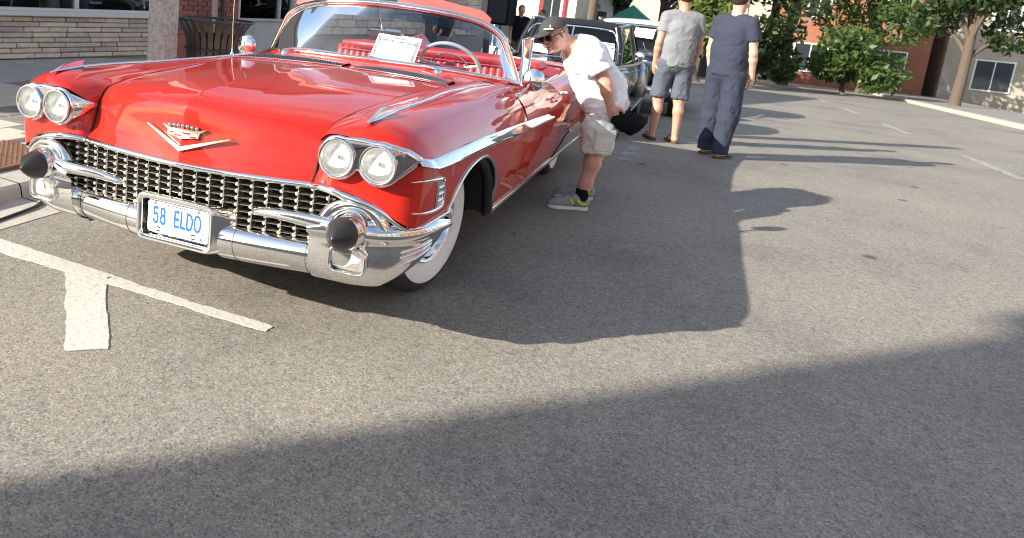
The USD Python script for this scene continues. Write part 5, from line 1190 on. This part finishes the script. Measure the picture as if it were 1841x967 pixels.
old_car('vintage_car', 'dark vintage saloon with a white roof, parked farthest down the street', (-11.6, .60, zb_(-11.8)), 0, 1.16, MAT['navy_paint'], MAT['roof_white'], MAT['tan_trim'])
def sheet_of_paper(name, label, pts, lines, catg='sign'):
    """Card through four corners (top left, top right, bottom right, bottom left) with rows of print."""
    q = np.array(pts, float); c = q.mean(0); n = -nrm(np.cross(q[1]-q[0], q[3]-q[0])); t = thing(name, label, catg, c)
    v = np.vstack([q-c, q-c-n*.003]); f = np.array([[0, 1, 2, 3], [7, 6, 5, 4], [0, 4, 5, 1], [1, 5, 6, 2], [2, 6, 7, 3], [3, 7, 4, 0]])
    o = obj('card', (v, f), MAT['paper'], t, False)
    ex_, ey = nrm(q[1]-q[0]), nrm(q[0]-q[3]); nn = np.cross(ex_, ey)
    w, h = np.linalg.norm(q[1]-q[0]), np.linalg.norm(q[0]-q[3])
    def put(mesh2d, m, nm='print', kind=None):
        v, f = mesh2d; v = np.asarray(v); obj(nm, (q[3]-c+v[:, :1]*ex_+v[:, 1:2]*ey+(v[:, 2:3]+.0012)*nn, f), m, o, False, kind=kind)
    for u, vv, size, text, m in lines:
        tm = meshkit.text_mesh(text, size, .0006); ww = tm.vertices[:, 0].max(); tv = np.array(tm.vertices); tv[:, 0] += u*w-ww/2; tv[:, 1] += vv*h; put((tv, tm.faces), MAT[m], 'lettering')
    return t, put, w, h
t, put, w, h = sheet_of_paper('show_card', 'white card with printed heading and checked edges propped behind the red car\'s windshield', [(-1.215, -.040, 1.158), (-1.215, .250, 1.140), (-1.035, .272, .994), (-1.035, -.020, 1.016)], [(.5, .82, .016, 'Downtown', 'ink_grey'), (.5, .68, .022, 'Classic Car Show', 'ink_grey')])
for e in (.06, .94):
    a = [box((.008, .008, .0006), (e*w+(.005 if k % 2 else -.005), .03*h+k*.0088, 0)) for k in range(int(.86*h/.0088))]; put(cat(*a), MAT['ink_black'], 'checks', 'stuff')
t, put, w, h = sheet_of_paper('paper_notice', 'white printed sheet inside the right half of the black saloon\'s windshield', [(-7.06, .46, 1.005), (-7.06, .775, .99), (-6.985, .80, .80), (-6.985, .48, .815)], [])
for k in range(7): put(box((w*(.8-.1*(k % 3)), .006, .0004), (w*.48, h*(.85-.11*k), 0)), MAT['ink_grey'], 'print_line')
t, put, w, h = sheet_of_paper('paper_notice', 'white sheet behind the left corner of the black saloon\'s windshield', [(-7.02, -.33, .90), (-7.02, -.03, .89), (-6.97, -.01, .79), (-6.97, -.31, .80)], [])
for k in range(3): put(box((w*.7, .006, .0004), (w*.48, h*(.75-.22*k), 0)), MAT['ink_grey'], 'print_line')
t, put, w, h = sheet_of_paper('paper_notice', 'tilted white sheet high on the white-roofed saloon\'s windshield', [(-11.68, .60, 1.12), (-11.68, .93, 1.115), (-11.62, .91, .95), (-11.62, .58, .965)], [])
for k in range(3): put(box((w*.7, .008, .0004), (w*.48, h*(.75-.25*k), 0)), MAT['ink_grey'], 'print_line')

# ------------------------------------------------------------------ down the hill: loudspeaker, table, houses, trees
zs_ = zb_(-16)
spk = thing('loudspeaker', 'big black loudspeaker cabinet on a tripod stand on the far sidewalk corner', 'loudspeaker', (-16.0, -2.85, zs_), math.radians(-12))
obj('cabinet', box((.48, .54, .86), (0, 0, 1.66), .03), MAT['cloth_black'], spk, 30)
obj('grille', box((.012, .46, .76), (.244, 0, 1.66), .004), MAT['cloth_charcoal'], spk, False)
obj('pole', tube([(0, 0, .5), (0, 0, 1.24)], .02, 10), MAT['bin_iron'], spk, True)
for a in range(3):
    c, s = math.cos(a*2.094), math.sin(a*2.094); obj('leg', tube([(0, 0, .75), (.48*c, .48*s, .0)], .014, 8), MAT['bin_iron'], spk, True)
tb = thing('folding_table', 'white-topped folding table with dark cloth front past the black saloon', 'table', (-17.2, -1.9, zb_(-17.2)), math.radians(8))
obj('top', box((.75, 1.6, .04), (0, 0, .86), .012), MAT['trim_white'], tb, 30); obj('front_cloth', box((.012, 1.5, .55), (.36, 0, .56)), MAT['cloth_slate'], tb, False)
for sx in (-.3, .3):
    for sy in (-.7, .7): obj('leg', tube([(sx, sy, .85), (sx, sy, 0)], .015, 8), MAT['bin_iron'], tb, True)
bx = thing('white_box', 'white box with a dark window panel standing on the folding table', 'box', (-17.2, -1.62, zb_(-17.2)+.881)); obj('case', box((.3, .42, .24), (0, 0, .12), .02), MAT['trim_white'], bx, 30); obj('panel', box((.01, .24, .12), (.152, 0, .13)), MAT['ink_black'], bx, False)
hs = block('white_house', 'bright white clapboard house at the foot of the street', -38, -30, -11, -4.95, 7.5, MAT['white_far'], ('+x',), 2, 3, .9, 1.4, MAT['trim_white'], z0=zb_(-30)-.6, sill=1.1)
for k in range(34): obj('clapboard', box((.03, 6.0, .20), (4.008, 0, .12+.215*k)), MAT['white_far'], hs, False)
c_ = thing('cream_house', 'cream house with a red-trimmed white window beside the white house', 'house', (-31.5, -4.05, zb_(-29)-.5))
obj('wall', box((4, 1.72, 6), (0, 0, 3)), MAT['cream_far'], c_, False)
rw = obj('window_trim', cat(box((.12, .98, .16), (2.04, -.06, 3.32)), box((.10, .12, 1.0), (2.03, -.50, 2.74)), box((.10, .12, 1.0), (2.03, .38, 2.74)), box((.12, .4, .14), (2.04, -.06, 3.44))), MAT['red_trim'], c_, False)
wi = obj('window', box((.06, .78, .96), (2.02, -.06, 2.74)), MAT['trim_white'], c_, False)
for a in (-.28, .06, ): obj('pane', box((.02, .30, .82), (2.055, a, 2.74)), MAT['far_glass'], wi, False)
for y in (-.72, .72): obj('corner_board', box((.14, .22, 6), (1.99, y, 3.0)), MAT['trim_white'], c_, False)
gh = thing('grey_house', 'grey-white house with a small gabled porch between the dark pole and the trees', 'house', (-37.5, -3.75, zb_(-35)-.5))
obj('wall', box((5, 2.6, 6), (0, 0, 3)), MAT['white_far'], gh, False)
pr = extr(sg.Polygon([(-.55, 0), (.55, 0), (0, .55)]), .6, 'yz', 2.5); obj('porch_roof', (pr[0]+[0, .2, 3.2], pr[1]), MAT['trim_dark'], gh, False)
obj('porch_front', box((.5, .8, 1.6), (2.6, .2, 2.39)), MAT['cream_far'], gh, False); dr = obj('door', box((.06, .36, 1.0), (2.87, .2, 2.1)), MAT['trim_dark'], gh, False)
for y in (-.75, .85): f_ = obj('window', box((.08, .5, .9), (2.52, y, 2.6)), MAT['trim_white'], gh, False); obj('pane', box((.02, .4, .8), (2.57, y, 2.6)), MAT['far_glass'], f_, False)
pl = thing('utility_pole', 'dark wooden utility pole in front of the cream house', 'pole', (-27, -2.25, zb_(-27))); obj('shaft', tube([(0, 0, 0), (0, 0, 8)], [.17, .13], 12), MAT['bark'], pl, True); obj('cross_arm', box((.1, 1.8, .12), (0, 0, 7.4)), MAT['bark'], pl, False)
p2 = thing('utility_pole', 'dark leaning pole beside the loudspeaker cabinet', 'pole', (-18.5, -3.75, zb_(-18.5)), 0, rx=.05); obj('shaft', tube([(0, 0, 0), (0, 0, 7)], [.10, .08], 12), MAT['bark'], p2, True)
mat('awning_green', (.03, .20, .13), .7)
aw = thing('green_canopy', 'green canopy tent under the trees at the foot of the street', 'canopy', (-33, -1.45, zb_(-33))); obj('cover', (np.array([(-.9, -.9, 2.1), (.9, -.9, 2.1), (.9, .9, 2.1), (-.9, .9, 2.1), (0, 0, 2.8)]), np.array([[0, 1, 4], [1, 2, 4], [2, 3, 4], [3, 0, 4]])), MAT['awning_green'], aw, False)
obj('valance', cat(*[box((1.8, .01, .25), (0, y, 1.98)) for y in (-.9, .9)], *[box((.01, 1.8, .25), (x, 0, 1.98)) for x in (-.9, .9)]), MAT['awning_green'], aw, False, kind='stuff')
for sx in (-.88, .88):
    for sy in (-.88, .88): obj('post', tube([(sx, sy, 0), (sx, sy, 2.1)], .025, 8), MAT['trim_white'], aw, True)
T_ = tree
T_('broad dark tree with low branches just right of the grey house', -38, -.6, 8.0, 3.4, MAT['leaf_dark'], 1)
T_('mid-green tree behind the white-roofed saloon', -40, 1.6, 8.5, 3.2, MAT['leaf_mid'], 2)
T_('yellow-green bushy tree right of the pink blossom', -30, 1.55, 3.6, 1.5, MAT['leaf_light'], 3, 4200, .18)
T_('pink blossoming shrub at the foot of the street', -27.5, .95, 2.2, .62, MAT['blossom'], 4, 2400, .15, 'shrub', 'shrub', .09)
T_('tall dark tree on the right of the street foot', -42, 5.2, 9.5, 3.6, MAT['leaf_dark'], 5)
T_('rounded mid-green tree beyond the open road', -44, 8.8, 8.0, 3.4, MAT['leaf_mid'], 6)
T_('dark tree nearest the cream building across the street', -36, 10.9, 7.5, 2.6, MAT['leaf_dark'], 7)
T_('small tree in front of the grey house', -35.2, -2.4, 5.0, 1.3, MAT['leaf_dark'], 8, 2600, .45)
T_('low dark hedge bush beneath the tall trees', -35, 3.6, 2.6, 2.0, MAT['leaf_dark'], 9, 3600, .12, 'bush', 'bush')
T_('long mid-green bush beneath the rounded tree', -37, 7.2, 2.8, 2.2, MAT['leaf_mid'], 10, 3600, .12, 'bush', 'bush')
for k, (y0, y1, m, h, lab) in enumerate(((-2.6, 4.5, 'cream_far', 6.5, 'pale house half hidden behind the trees at the street foot'), (5.0, 12.5, 'brick_far', 6.8, 'red brick house behind the trees at the street foot'), (13.2, 22, 'stone_far', 7.0, 'stone house at the far right end of the street'))):
    block('house', lab, -60, -50, y0, y1, h, MAT[m], ('+x',), 2, 3, 1.0, 1.5, MAT['trim_white'], z0=zb_(-50)-.2, sill=1.0)
